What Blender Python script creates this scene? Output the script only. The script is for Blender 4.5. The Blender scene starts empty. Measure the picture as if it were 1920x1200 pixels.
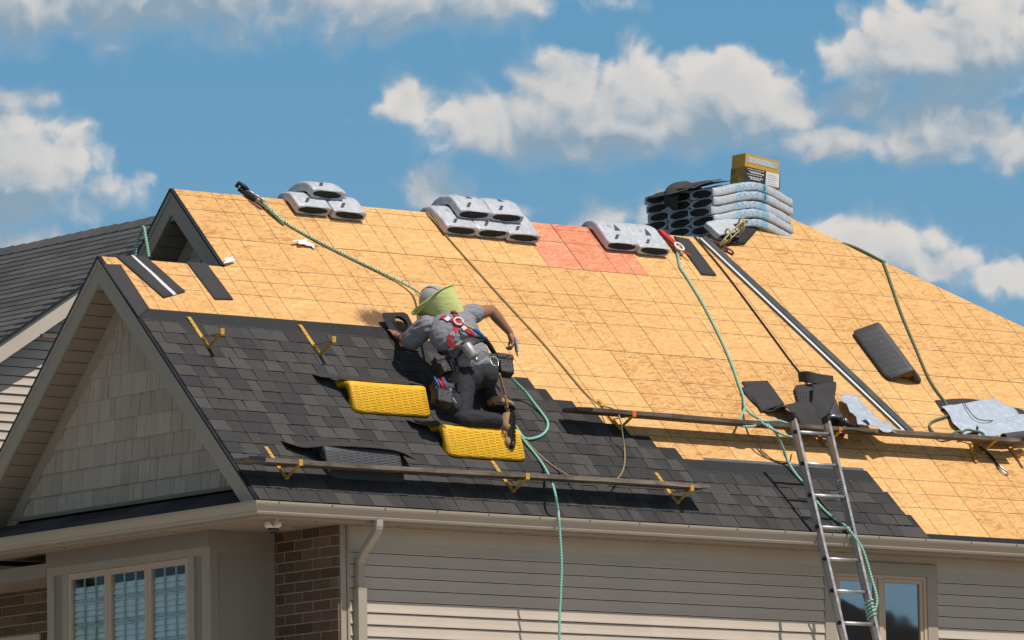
import bpy, bmesh, math, random
from mathutils import Vector, Matrix, noise as mnoise

random.seed(7)
scn = bpy.context.scene
COL = scn.collection
R = math.radians
Q = math.sqrt(0.5)

# ---------------------------------------------------------------- camera
# World: X runs along the eave, Y into the house, Z up, metres.
# The origin is the eave corner of the roof that is being shingled.
cam_data = bpy.data.cameras.new('camera')
cam = bpy.data.objects.new('camera', cam_data)
COL.objects.link(cam)
cam.matrix_world = Matrix(((0.790801, -0.063960, -0.608723, -31.4479),
                           (-0.611883, -0.107396, -0.783623, -43.9502),
                           (-0.015254, 0.992157, -0.124065, -5.2815),
                           (0, 0, 0, 1)))
cam_data.sensor_width = 36.0
cam_data.lens = 229.1
cam_data.clip_start = 0.5
cam_data.clip_end = 5000
scn.camera = cam
scn.render.resolution_x, scn.render.resolution_y = 1024, 640

# ---------------------------------------------------------------- exposure
scn.view_settings.view_transform = 'Standard'
scn.view_settings.look = 'None'
scn.view_settings.gamma = 1.0
scn.view_settings.exposure = 0.0
scn.view_settings.use_curve_mapping = False

# ---------------------------------------------------------------- sun
SUN = Vector((0.075, -0.545, 0.838)).normalized()          # towards the sun
sl = bpy.data.lights.new('sun', 'SUN')
sl.energy = 4.2
sl.angle = R(0.5)
sl.color = (1.0, 0.95, 0.88)
so = bpy.data.objects.new('sun', sl)
so.rotation_euler = SUN.to_track_quat('Z', 'Y').to_euler()
so.location = (0, -20, 30)
COL.objects.link(so)


# ---------------------------------------------------------------- node helpers
class NT:
    """short-hand for building node trees"""
    def __init__(self, tree):
        self.t = tree
        tree.nodes.clear()

    def n(self, typ, **kw):
        nd = self.t.nodes.new(typ)
        for k, v in kw.items():
            if k.startswith('i_'):
                key = k[2:]
                key = int(key) if key.isdigit() else key.replace('_', ' ')
                self.set(nd.inputs[key], v)
            else:
                setattr(nd, k, v)
        return nd

    def set(self, sock, v):
        if hasattr(v, 'is_output'):
            self.t.links.new(v, sock)
        elif isinstance(v, bpy.types.Node):
            self.t.links.new(v.outputs[0], sock)
        else:
            sock.default_value = v

    def m(self, op, a, b=None, c=None, clamp=False):
        nd = self.t.nodes.new('ShaderNodeMath')
        nd.operation = op
        nd.use_clamp = clamp
        self.set(nd.inputs[0], a)
        if b is not None:
            self.set(nd.inputs[1], b)
        if c is not None:
            self.set(nd.inputs[2], c)
        return nd.outputs[0]

    def v(self, op, a, b=None):
        nd = self.t.nodes.new('ShaderNodeVectorMath')
        nd.operation = op
        self.set(nd.inputs[0], a)
        if b is not None:
            self.set(nd.inputs[1], b)
        return nd.outputs[0]

    def mix(self, fac, a, b, blend='MIX'):
        nd = self.t.nodes.new('ShaderNodeMix')
        nd.data_type = 'RGBA'
        nd.blend_type = blend
        nd.clamp_factor = True
        self.set(nd.inputs[0], fac)
        for sock, val in ((nd.inputs[6], a), (nd.inputs[7], b)):
            if isinstance(val, tuple) and len(val) == 3:
                val = val + (1,)
            self.set(sock, val)
        return nd.outputs[2]

    def noise(self, vec, scale, detail=2.0, rough=0.5, out=0):
        nd = self.t.nodes.new('ShaderNodeTexNoise')
        if vec is not None:
            self.set(nd.inputs['Vector'], vec)
        nd.inputs['Scale'].default_value = scale
        nd.inputs['Detail'].default_value = detail
        nd.inputs['Roughness'].default_value = rough
        return nd.outputs[out]

    def smooth(self, val, lo, hi, a=0.0, b=1.0):
        nd = self.t.nodes.new('ShaderNodeMapRange')
        nd.interpolation_type = 'SMOOTHSTEP'
        self.set(nd.inputs[0], val)
        for i, x in enumerate((lo, hi, a, b)):
            self.set(nd.inputs[i + 1], x)
        return nd.outputs[0]

    def map(self, vec, loc=(0, 0, 0), rot=(0, 0, 0), sc=(1, 1, 1)):
        """turn about z, then scale, then shift"""
        if rot[2]:
            c, s = math.cos(rot[2]), math.sin(rot[2])
            dots = []
            for row in ((c * sc[0], s * sc[0], 0), (-s * sc[1], c * sc[1], 0)):
                nd = self.t.nodes.new('ShaderNodeVectorMath')
                nd.operation = 'DOT_PRODUCT'
                self.set(nd.inputs[0], vec)
                nd.inputs[1].default_value = row
                dots.append(nd.outputs['Value'])
            nd = self.t.nodes.new('ShaderNodeCombineXYZ')
            self.set(nd.inputs[0], dots[0])
            self.set(nd.inputs[1], dots[1])
            return self.v('ADD', nd.outputs[0], loc) if any(loc) else nd.outputs[0]
        nd = self.t.nodes.new('ShaderNodeVectorMath')
        nd.operation = 'MULTIPLY_ADD'
        self.set(nd.inputs[0], vec)
        nd.inputs[1].default_value = sc
        nd.inputs[2].default_value = loc
        return nd.outputs[0]

    def length(self, vec):
        nd = self.t.nodes.new('ShaderNodeVectorMath')
        nd.operation = 'LENGTH'
        self.set(nd.inputs[0], vec)
        return nd.outputs['Value']


# ---------------------------------------------------------------- sky with cumulus clouds
SKY_STRENGTH = 0.1
SKY_LOW, SKY_HIGH = (1.34, 1.50, 1.30), (0.88, 1.38, 1.34)
CLOUD_DARK, CLOUD_LITE = (2.6, 3.65, 4.6), (7.5, 7.05, 6.6)
world = bpy.data.worlds.new('World')
scn.world = world
world.use_nodes = True
w = NT(world.node_tree)
tc = w.n('ShaderNodeTexCoord')
gen = tc.outputs['Generated']
lift = w.v('NORMALIZE', w.v('ADD', gen, (0, 0, 0.30)))
sky = w.n('ShaderNodeTexSky', sky_type='NISHITA', sun_disc=False, i_Vector=lift)
sky.sun_elevation = math.asin(SUN.z)
sky.sun_rotation = math.atan2(SUN.x, SUN.y)
sky.altitude = 100
sky.air_density = 1.3
sky.dust_density = 0.6
sky.ozone_density = 2.5
# azimuth / elevation of the direction looked at, in radians
sep = w.n('ShaderNodeSeparateXYZ', i_0=gen)
az = w.m('ARCTAN2', sep.outputs[0], sep.outputs[1])
el = w.m('ARCSINE', sep.outputs[2])
uv = w.n('ShaderNodeCombineXYZ', i_0=az, i_1=el, i_2=0.0).outputs[0]
# (a direction towards the cloud, its half width and half height in degrees, density)
CLOUDS = [
    ((0.56249, 0.80795, 0.17554), 3.1, .60, 1.5), ((0.54456, 0.82072, 0.17283), .9, .46, 1.35), ((0.59296, 0.78603, 0.17479), 1.8, .52, 1.3),
    ((0.54590, 0.82447, 0.14910), .72, .46, 1.4), ((0.55200, 0.82041, 0.14907), .34, .34, 1.2), ((0.54436, 0.82663, 0.14266), 1.15, .38, 1.15),
    ((0.54614, 0.82644, 0.13684), 1.1, .24, 1.05), ((0.54721, 0.82193, 0.15812), .24, .12, .8), ((0.54319, 0.82469, 0.15757), .26, .14, .9),
    ((0.59358, 0.78929, 0.15709), .30, .30, 1.4), ((0.60274, 0.78320, 0.15265), .78, .32, 1.45), ((0.61226, 0.77464, 0.15835), .44, .46, 1.4), ((0.62111, 0.76735, 0.15936), .54, .48, 1.5),
    ((0.63229, 0.75847, 0.15788), .72, .46, 1.5), ((0.62062, 0.76886, 0.15390), 1.8, .38, 1.4), ((0.63846, 0.75383, 0.15529), .42, .32, 1.15),
    ((0.65459, 0.73788, 0.16443), 1.0, .54, 1.5), ((0.64572, 0.74569, 0.16432), .36, .36, 1.3), ((0.66238, 0.73069, 0.16535), .80, .60, 1.4), ((0.65772, 0.73678, 0.15670), 1.0, .26, .9),
    ((0.65758, 0.73804, 0.15124), .95, .32, 1.4), ((0.64551, 0.74910, 0.14889), .85, .18, 1.25), ((0.66561, 0.73121, 0.14935), .7, .28, 1.15), ((0.64778, 0.74589, 0.15502), .46, .24, 1.15), ((0.64050, 0.75252, 0.15322), .24, .16, 1.1),
    ((0.59861, 0.78812, 0.14328), .42, .26, 1.1), ((0.60558, 0.78314, 0.14129), .4, .12, .85), ((0.61920, 0.77271, 0.13964), .38, .20, 1.05), ((0.62550, 0.76746, 0.14055), .4, .28, 1.0),
    ((0.65157, 0.74662, 0.13419), .72, .34, 1.1), ((0.66037, 0.73945, 0.13084), .6, .16, .9), ((0.66539, 0.73539, 0.12825), .5, .20, 1.0),
]


def cloud_mass(dv):
    """the cumulus groups over the house as soft ellipsoids"""
    p = w.map(uv, loc=(dv * 0.3, dv, 0))
    warp = w.noise(p, 70.0, 3.0, 0.55, out=1)
    pw = w.v('ADD', p, w.map(warp, loc=(-0.0060, -0.0045, 0), sc=(0.012, 0.009, 0)))
    tot = None
    for (d, rx, ry, k) in CLOUDS:
        a0, e0 = math.atan2(d[0], d[1]), math.asin(d[2])
        sx, sy = 1 / R(rx * 1.18), 1 / R(ry * 1.22)
        ln = w.length(w.map(pw, loc=(-a0 * sx, -e0 * sy, 0), sc=(sx, sy, 1)))
        val = w.m('MULTIPLY_ADD', ln, -k, k)
        tot = val if tot is None else w.m('SMOOTH_MAX', tot, val, 0.20)
    return tot, pw


def cloud_billow(pw, dv):
    """rounded billows and wisps on the flanks of the clouds"""
    p = w.map(pw, loc=(dv * 0.5, dv, 0))
    bil = None
    for scale, amp in ((88.0, 0.46), (230.0, 0.28)):
        vo = w.n('ShaderNodeTexVoronoi', voronoi_dimensions='2D', feature='F1', i_Vector=p, i_Scale=scale)
        c = w.m('MULTIPLY_ADD', vo.outputs['Distance'], -amp * 1.5, amp * 0.62)
        bil = c if bil is None else w.m('ADD', bil, c)
    wisp = w.noise(p, 140.0, 7.0, 0.64)
    return w.m('ADD', w.m('MULTIPLY', bil, 0.75), w.m('MULTIPLY_ADD', wisp, 0.80, -0.46))


def cloud_scatter(dv):
    """scattered cumulus over the rest of the sky"""
    gp = w.map(w.v('ADD', gen, (0, 0, dv)), loc=(3.1, 0.7, 1.9), sc=(1, 1, 2.6))
    return w.m('MULTIPLY', w.m('SUBTRACT', w.noise(gp, 5.0, 5.0, 0.6), 0.60), 4.0)


haze = w.smooth(el, 0.185, 0.42)
air = w.mix(w.smooth(el, 0.075, 0.185), SKY_LOW, SKY_HIGH)          # paler and greyer towards the horizon
sky_col = w.mix(1.0, sky.outputs[0], w.mix(haze, air, (0.98, 0.74, 0.60)), 'MULTIPLY')


def sky_background(d0, slope, soft):
    lit = w.smooth(slope, -0.36, 0.74)
    # crisp sunlit tops, soft bases that melt into the air
    cover = w.smooth(d0, 0.0, w.m('MULTIPLY_ADD', lit, -soft * 1.0, soft * 1.9))
    cover = w.m('MULTIPLY', cover, w.smooth(el, 0.088, 0.140, 0.34, 0.93))
    lit = w.m('MULTIPLY_ADD', w.m('SUBTRACT', 0.5, w.smooth(d0, 0.0, 1.3)), 0.42, lit, clamp=True)
    col = w.mix(lit, CLOUD_DARK, CLOUD_LITE)
    return w.n('ShaderNodeBackground', i_Color=w.mix(cover, sky_col, col), i_Strength=SKY_STRENGTH)


mass0, pw0 = cloud_mass(0.0)
mass1, _ = cloud_mass(0.0080)
bil0, bil1 = cloud_billow(pw0, 0.0), cloud_billow(pw0, 0.0024)
bg_groups = sky_background(w.m('ADD', mass0, bil0), w.m('MULTIPLY_ADD', w.m('SUBTRACT', bil0, bil1), 1.1, w.m('MULTIPLY', w.m('SUBTRACT', mass0, mass1), 0.62)), 0.50)
sc0, sc1 = cloud_scatter(0.0), cloud_scatter(0.06)
bg_rest = sky_background(sc0, w.m('SUBTRACT', sc0, sc1), 0.40)
inside = w.m('MULTIPLY', w.m('LESS_THAN', w.m('ABSOLUTE', w.m('SUBTRACT', az, 0.6604)), 0.135), w.m('MULTIPLY', w.m('LESS_THAN', el, 0.235), w.m('GREATER_THAN', el, 0.03)))
bgm = w.n('ShaderNodeMixShader', i_0=inside, i_1=bg_rest, i_2=bg_groups)
w.n('ShaderNodeOutputWorld', i_Surface=bgm)
world.cycles.sampling_method = 'MANUAL'
world.cycles.sample_map_resolution = 256


# ---------------------------------------------------------------- materials
def principled(name, base, rough=0.7, **kw):
    mt = bpy.data.materials.new(name)
    mt.use_nodes = True
    t = NT(mt.node_tree)
    b = t.n('ShaderNodeBsdfPrincipled')
    t.n('ShaderNodeOutputMaterial', i_Surface=b)
    if isinstance(base, tuple):
        base = base + (1,) if len(base) == 3 else base
    t.set(b.inputs['Base Color'], base)
    t.set(b.inputs['Roughness'], rough)
    for k, v in kw.items():
        t.set(b.inputs[k.replace('_', ' ')], v)
    return mt, t, b


def bump(t, b, height, strength=0.3, dist=0.01):
    nd = t.n('ShaderNodeBump', i_Strength=strength, i_Distance=dist, i_Height=height)
    t.set(b.inputs['Normal'], nd.outputs[0])


def painted(name, col, var=0.12, scale=6.0, rough=0.6, bump_s=0.12, fine=120.0, metallic=0.0):
    """a plain surface colour with weathering, grime streaks and a fine grain"""
    mt, t, b = principled(name, col, rough, Metallic=metallic, Specular_IOR_Level=0.22)
    obj = t.n('ShaderNodeTexCoord').outputs['Object']
    n1 = t.noise(obj, scale, 5, 0.6)
    n2 = t.noise(obj, fine, 3, 0.6)
    f = t.m('ADD', t.m('MULTIPLY', n1, 0.7), t.m('MULTIPLY', n2, 0.3))
    dark = tuple(c * (1 - 2.2 * var) for c in col)
    lite = tuple(min(1, c * (1 + 2.2 * var)) for c in col)
    t.set(b.inputs['Base Color'], t.mix(f, dark, lite))
    t.set(b.inputs['Roughness'], t.smooth(n1, 0.3, 0.7, rough - 0.1, min(1, rough + 0.12)))
    bump(t, b, n2, bump_s, 0.004)
    return mt


def tinted(name, var=0.15, fine=220.0, rough=0.9, bump_s=0.3, scale=9.0, gran=0.35, streak=0.0):
    """granular surface whose base colour is stored per face in the attribute 'tint'"""
    mt, t, b = principled(name, (0.1, 0.1, 0.1), rough, Specular_IOR_Level=0.18)
    at = t.n('ShaderNodeAttribute', attribute_name='tint')
    obj = t.n('ShaderNodeTexCoord').outputs['Object']
    n1 = t.noise(obj, fine, 2, 0.7)
    n2 = t.noise(obj, scale, 4, 0.6)
    f = t.m('ADD', t.m('MULTIPLY', t.m('SUBTRACT', n1, 0.5), gran * 4), t.m('MULTIPLY', t.m('SUBTRACT', n2, 0.5), var * 4))
    f = t.m('ADD', f, 1.0)
    if streak:
        gr = t.noise(t.map(obj, sc=(1, 46, 1.6)), 1.0, 3, 0.7)
        wide = t.smooth(t.noise(obj, 2.2, 2, 0.5), 0.42, 0.62)
        f = t.m('MULTIPLY', f, t.m('SUBTRACT', 1.0, t.m('MULTIPLY', t.smooth(gr, 0.52, 0.70), t.m('MULTIPLY_ADD', wide, streak, streak * 0.3))))
    sc = t.n('ShaderNodeVectorMath', operation='SCALE', i_0=at.outputs['Color'])
    t.set(sc.inputs['Scale'], f)
    t.set(b.inputs['Base Color'], sc.outputs[0])
    bump(t, b, n1, bump_s, 0.003)
    return mt


def osb_material(name, c_dark, c_mid, c_lite, stain=None):
    mt, t, b = principled(name, c_mid, 0.75)
    uvn = t.n('ShaderNodeUVMap', uv_map='UVMap').outputs[0]
    oi = t.n('ShaderNodeObjectInfo')
    off = t.n('ShaderNodeCombineXYZ', i_0=t.m('MULTIPLY', oi.outputs['Random'], 37.0), i_1=t.m('MULTIPLY', oi.outputs['Random'], 91.0), i_2=0.0)
    p = t.v('ADD', uvn, off)
    wp = t.v('ADD', p, t.v('MULTIPLY', t.v('SUBTRACT', t.noise(p, 7, 2, 0.5, out=1), (0.5, 0.5, 0.5)), (0.05, 0.05, 0)))
    acc = None
    edge = None
    for i, (ang, sx, sy) in enumerate(((72, 9, 60), (-58, 10, 66), (38, 11, 62), (-24, 10, 70), (10, 9, 64))):
        vo = t.n('ShaderNodeTexVoronoi', feature='F1', i_Vector=t.map(wp, loc=(i * 3.7, i * 1.9, 0), rot=(0, 0, R(ang)), sc=(sx, sy, 1)), i_Scale=1.0)
        s = t.n('ShaderNodeSeparateColor', i_0=vo.outputs['Color'])
        tone = s.outputs[0]
        if acc is None:
            acc, edge = tone, vo.outputs['Distance']
        else:
            top = t.m('GREATER_THAN', s.outputs[1], 0.62)
            acc = t.m('ADD', t.m('MULTIPLY', acc, t.m('SUBTRACT', 1.0, top)), t.m('MULTIPLY', tone, top))
            edge = t.m('ADD', t.m('MULTIPLY', edge, t.m('SUBTRACT', 1.0, top)), t.m('MULTIPLY', vo.outputs['Distance'], top))
    big = t.noise(p, 1.6, 4, 0.6)
    fac = t.m('ADD', t.m('MULTIPLY_ADD', acc, 0.70, 0.08), t.m('MULTIPLY', t.m('SUBTRACT', big, 0.5), 0.42))
    fac = t.m('ADD', fac, t.m('MULTIPLY', t.m('SUBTRACT', oi.outputs['Random'], 0.5), 0.22))
    rp = t.n('ShaderNodeValToRGB', i_0=fac)
    el_ = rp.color_ramp.elements
    el_[0].position, el_[0].color = 0.0, c_dark + (1,)
    el_[1].position, el_[1].color = 0.95, c_lite + (1,)
    e = el_.new(0.22)
    e.color = c_mid + (1,)
    e = el_.new(0.62)
    e.color = tuple((a * .6 + c * .4) for a, c in zip(c_mid, c_lite)) + (1,)
    col = rp.outputs[0]
    # dark slivers of bark and pale flakes that lie on top
    for ang_, sc_, lo_, hi_, st_, cc_ in ((-24, (18, 85, 1), 0.66, 0.75, 0.55, tuple(c * 0.42 for c in c_dark)), (52, (22, 95, 1), 0.68, 0.77, 0.45, tuple(c * 0.5 for c in c_dark)), (18, (11, 70, 1), 0.66, 0.72, 0.65, tuple(min(1, c * 1.12) for c in c_lite))):
        fl = t.noise(t.map(wp, loc=(ang_ * .37, 1.3, 0), rot=(0, 0, R(ang_)), sc=sc_), 1.0, 2, 0.6)
        col = t.mix(t.smooth(fl, lo_, hi_, 0, st_), col, cc_)
    if stain:
        st = t.n('ShaderNodeTexCoord').outputs['Object']
        gx = t.n('ShaderNodeTexGradient', gradient_type='SPHERICAL', i_0=t.map(st, loc=(-stain[0] / .50, -stain[1] / .30, 0), sc=(1 / .50, 1 / .30, 0)))
        sm = t.m('MULTIPLY', gx.outputs[1], 1.9)
        sn = t.noise(t.map(st, rot=(0, 0, R(25)), sc=(22, 7, 1)), 1.0, 6, 0.75)
        col = t.mix(t.smooth(t.m('MULTIPLY', sm, t.m('ADD', sn, 0.12)), 0.40, 0.85, 0, 0.85), col, (0.045, 0.02, 0.01))
    # lines printed on the board, every 16 and 24 inches both ways
    sep_ = t.n('ShaderNodeSeparateXYZ', i_0=uvn)
    lines = None
    for k in (0, 1):
        c = sep_.outputs[k]
        d = t.m('MINIMUM', t.m('PINGPONG', c, 0.20333), t.m('PINGPONG', c, 0.305))
        ln = t.smooth(d, 0.0018, 0.0054, 1.0, 0.0)
        lines = ln if lines is None else t.m('MAXIMUM', lines, ln)
    wear = t.smooth(t.noise(p, 14, 4, 0.7), 0.30, 0.58, 0.42, 1.0)
    col = t.mix(t.m('MULTIPLY', lines, wear), col, (0.085, 0.045, 0.022))
    t.set(b.inputs['Base Color'], col)
    bump(t, b, t.m('ADD', t.m('MULTIPLY', acc, 0.7), edge), 0.35, 0.004)
    return mt


def wood_material(name, c1, c2, rough=0.85, along='x', scale=1.0):
    mt, t, b = principled(name, c1, rough)
    obj = t.n('ShaderNodeTexCoord').outputs['Object']
    sc = (2.2 * scale, 38 * scale, 38 * scale) if along == 'x' else (38 * scale, 2.2 * scale, 38 * scale)
    n1 = t.noise(t.map(obj, sc=sc), 1.0, 5, 0.65)
    n2 = t.noise(obj, 3.5, 4, 0.6)
    col = t.mix(t.smooth(n1, 0.3, 0.72), c1, c2)
    col = t.mix(t.smooth(n2, 0.48, 0.70, 0, 0.6), col, tuple(c * 0.35 for c in c1))
    t.set(b.inputs['Base Color'], col)
    bump(t, b, n1, 0.35, 0.004)
    return mt


def rope_material(name, c1, c2, fleck=None):
    """laid rope: the twist runs round the rope in UV space (u around, v metres along)"""
    mt, t, b = principled(name, c1, 0.75)
    uvn = t.n('ShaderNodeUVMap', uv_map='UVMap').outputs[0]
    s = t.n('ShaderNodeSeparateXYZ', i_0=uvn)
    ph = t.m('ADD', t.m('MULTIPLY', s.outputs[0], 1.0), t.m('MULTIPLY', s.outputs[1], 26.0))
    tri = t.m('PINGPONG', t.m('MULTIPLY', ph, 3.0), 1.0)
    n = t.noise(uvn, 60, 3, 0.6)
    col = t.mix(t.smooth(tri, 0.12, 0.55), c2, c1)
    if fleck:
        fk = t.m('GREATER_THAN', t.m('PINGPONG', t.m('ADD', ph, 0.35), 1.0), 0.82)
        col = t.mix(fk, col, fleck)
    col = t.mix(t.smooth(n, 0.45, 0.8, 0, 0.5), col, tuple(c * 0.55 for c in c1))
    t.set(b.inputs['Base Color'], col)
    bump(t, b, tri, 0.6, 0.006)
    return mt


def cloth_material(name, col, rough=0.85, var=0.1, wr=14.0, bs=0.35, fine=300.0, sheen=0.0):
    mt, t, b = principled(name, col, rough)
    obj = t.n('ShaderNodeTexCoord').outputs['Object']
    n1 = t.noise(t.map(obj, sc=(1, 1, 2.2)), wr, 4, 0.6)
    n2 = t.noise(obj, fine, 2, 0.5)
    t.set(b.inputs['Base Color'], t.mix(t.m('ADD', t.m('MULTIPLY', n1, 0.6), t.m('MULTIPLY', n2, 0.4)), tuple(c * (1 - 2.5 * var) for c in col), tuple(min(1, c * (1 + 2.5 * var)) for c in col)))
    if sheen:
        t.set(b.inputs['Sheen Weight'], sheen)
    bump(t, b, t.m('ADD', n1, t.m('MULTIPLY', n2, 0.12)), bs, 0.02)
    return mt


M = {}
M['osb'] = osb_material('osb', (0.42, 0.195, 0.056), (0.60, 0.320, 0.104), (0.79, 0.485, 0.20))
M['osb_stained'] = osb_material('osb_stained', (0.42, 0.195, 0.056), (0.60, 0.320, 0.104), (0.79, 0.485, 0.20), stain=(2.68, 2.66))
M['osb_red'] = osb_material('osb_red', (0.44, 0.085, 0.042), (0.60, 0.180, 0.088), (0.78, 0.36, 0.20))
M['shingle'] = tinted('shingle', 0.10, 170.0, 0.92, 0.4, 5.0, 0.26)
M['brick'] = tinted('brick', 0.16, 130.0, 0.9, 0.4, 24.0, 0.14)
M['mortar'] = painted('mortar', (0.42, 0.36, 0.30), 0.1, 20, 0.95, 0.4)
M['siding'] = painted('siding', (0.50, 0.42, 0.34), 0.07, 2.5, 0.55, 0.06)
M['shake'] = tinted('shake', 0.06, 90.0, 0.7, 0.15, 14.0, 0.05, 0.34)
M['trim'] = painted('trim', (0.355, 0.295, 0.228), 0.07, 3.0, 0.5, 0.05)
M['gutter'] = painted('gutter', (0.36, 0.305, 0.24), 0.06, 2.5, 0.38, 0.05)
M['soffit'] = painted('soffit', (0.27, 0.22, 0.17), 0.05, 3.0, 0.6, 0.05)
M['bay_panel'] = painted('bay_panel', (0.25, 0.21, 0.175), 0.05, 3.0, 0.6, 0.08)
M['sash'] = painted('sash', (0.50, 0.37, 0.265), 0.04, 3.0, 0.5, 0.04)
M['black_metal'] = painted('black_metal', (0.02, 0.02, 0.024), 0.15, 5.0, 0.45, 0.05)
M['felt'] = painted('felt', (0.030, 0.030, 0.031), 0.16, 9.0, 0.85, 0.35)
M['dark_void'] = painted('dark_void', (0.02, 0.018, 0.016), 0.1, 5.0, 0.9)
M['blind'] = painted('blind', (0.86, 0.88, 0.88), 0.03, 4.0, 0.5, 0.02)
M['muntin'] = painted('muntin', (0.42, 0.41, 0.38), 0.04, 4.0, 0.5, 0.02)


def glass_material(name, tint=(0.9, 0.95, 0.95), mirror=0.35):
    mt = bpy.data.materials.new(name)
    mt.use_nodes = True
    t = NT(mt.node_tree)
    tr = t.n('ShaderNodeBsdfTransparent', i_Color=tint + (1,))
    gl = t.n('ShaderNodeBsdfGlossy', i_Color=(1, 1, 1, 1), i_Roughness=0.02)
    obj = t.n('ShaderNodeTexCoord').outputs['Object']
    bp = t.n('ShaderNodeBump', i_Strength=0.06, i_Distance=0.02, i_Height=t.noise(obj, 2.2, 1, 0.4))
    t.set(gl.inputs['Normal'], bp.outputs[0])
    ly = t.n('ShaderNodeFresnel', i_IOR=1.5)
    geo_ = t.n('ShaderNodeNewGeometry')
    f = t.m('MULTIPLY_ADD', ly.outputs[0], 0.9, mirror, clamp=True)
    f = t.m('MULTIPLY', f, t.m('SUBTRACT', 1.0, geo_.outputs['Backfacing']))
    mx = t.n('ShaderNodeMixShader', i_0=f, i_1=tr.outputs[0], i_2=gl.outputs[0])
    t.n('ShaderNodeOutputMaterial', i_Surface=mx)
    return mt


M['glass'] = glass_material('glass', (0.86, 0.92, 0.92), 0.0)
M['dark_glass'] = glass_material('dark_glass', (0.2, 0.22, 0.24), 0.24)


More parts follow.
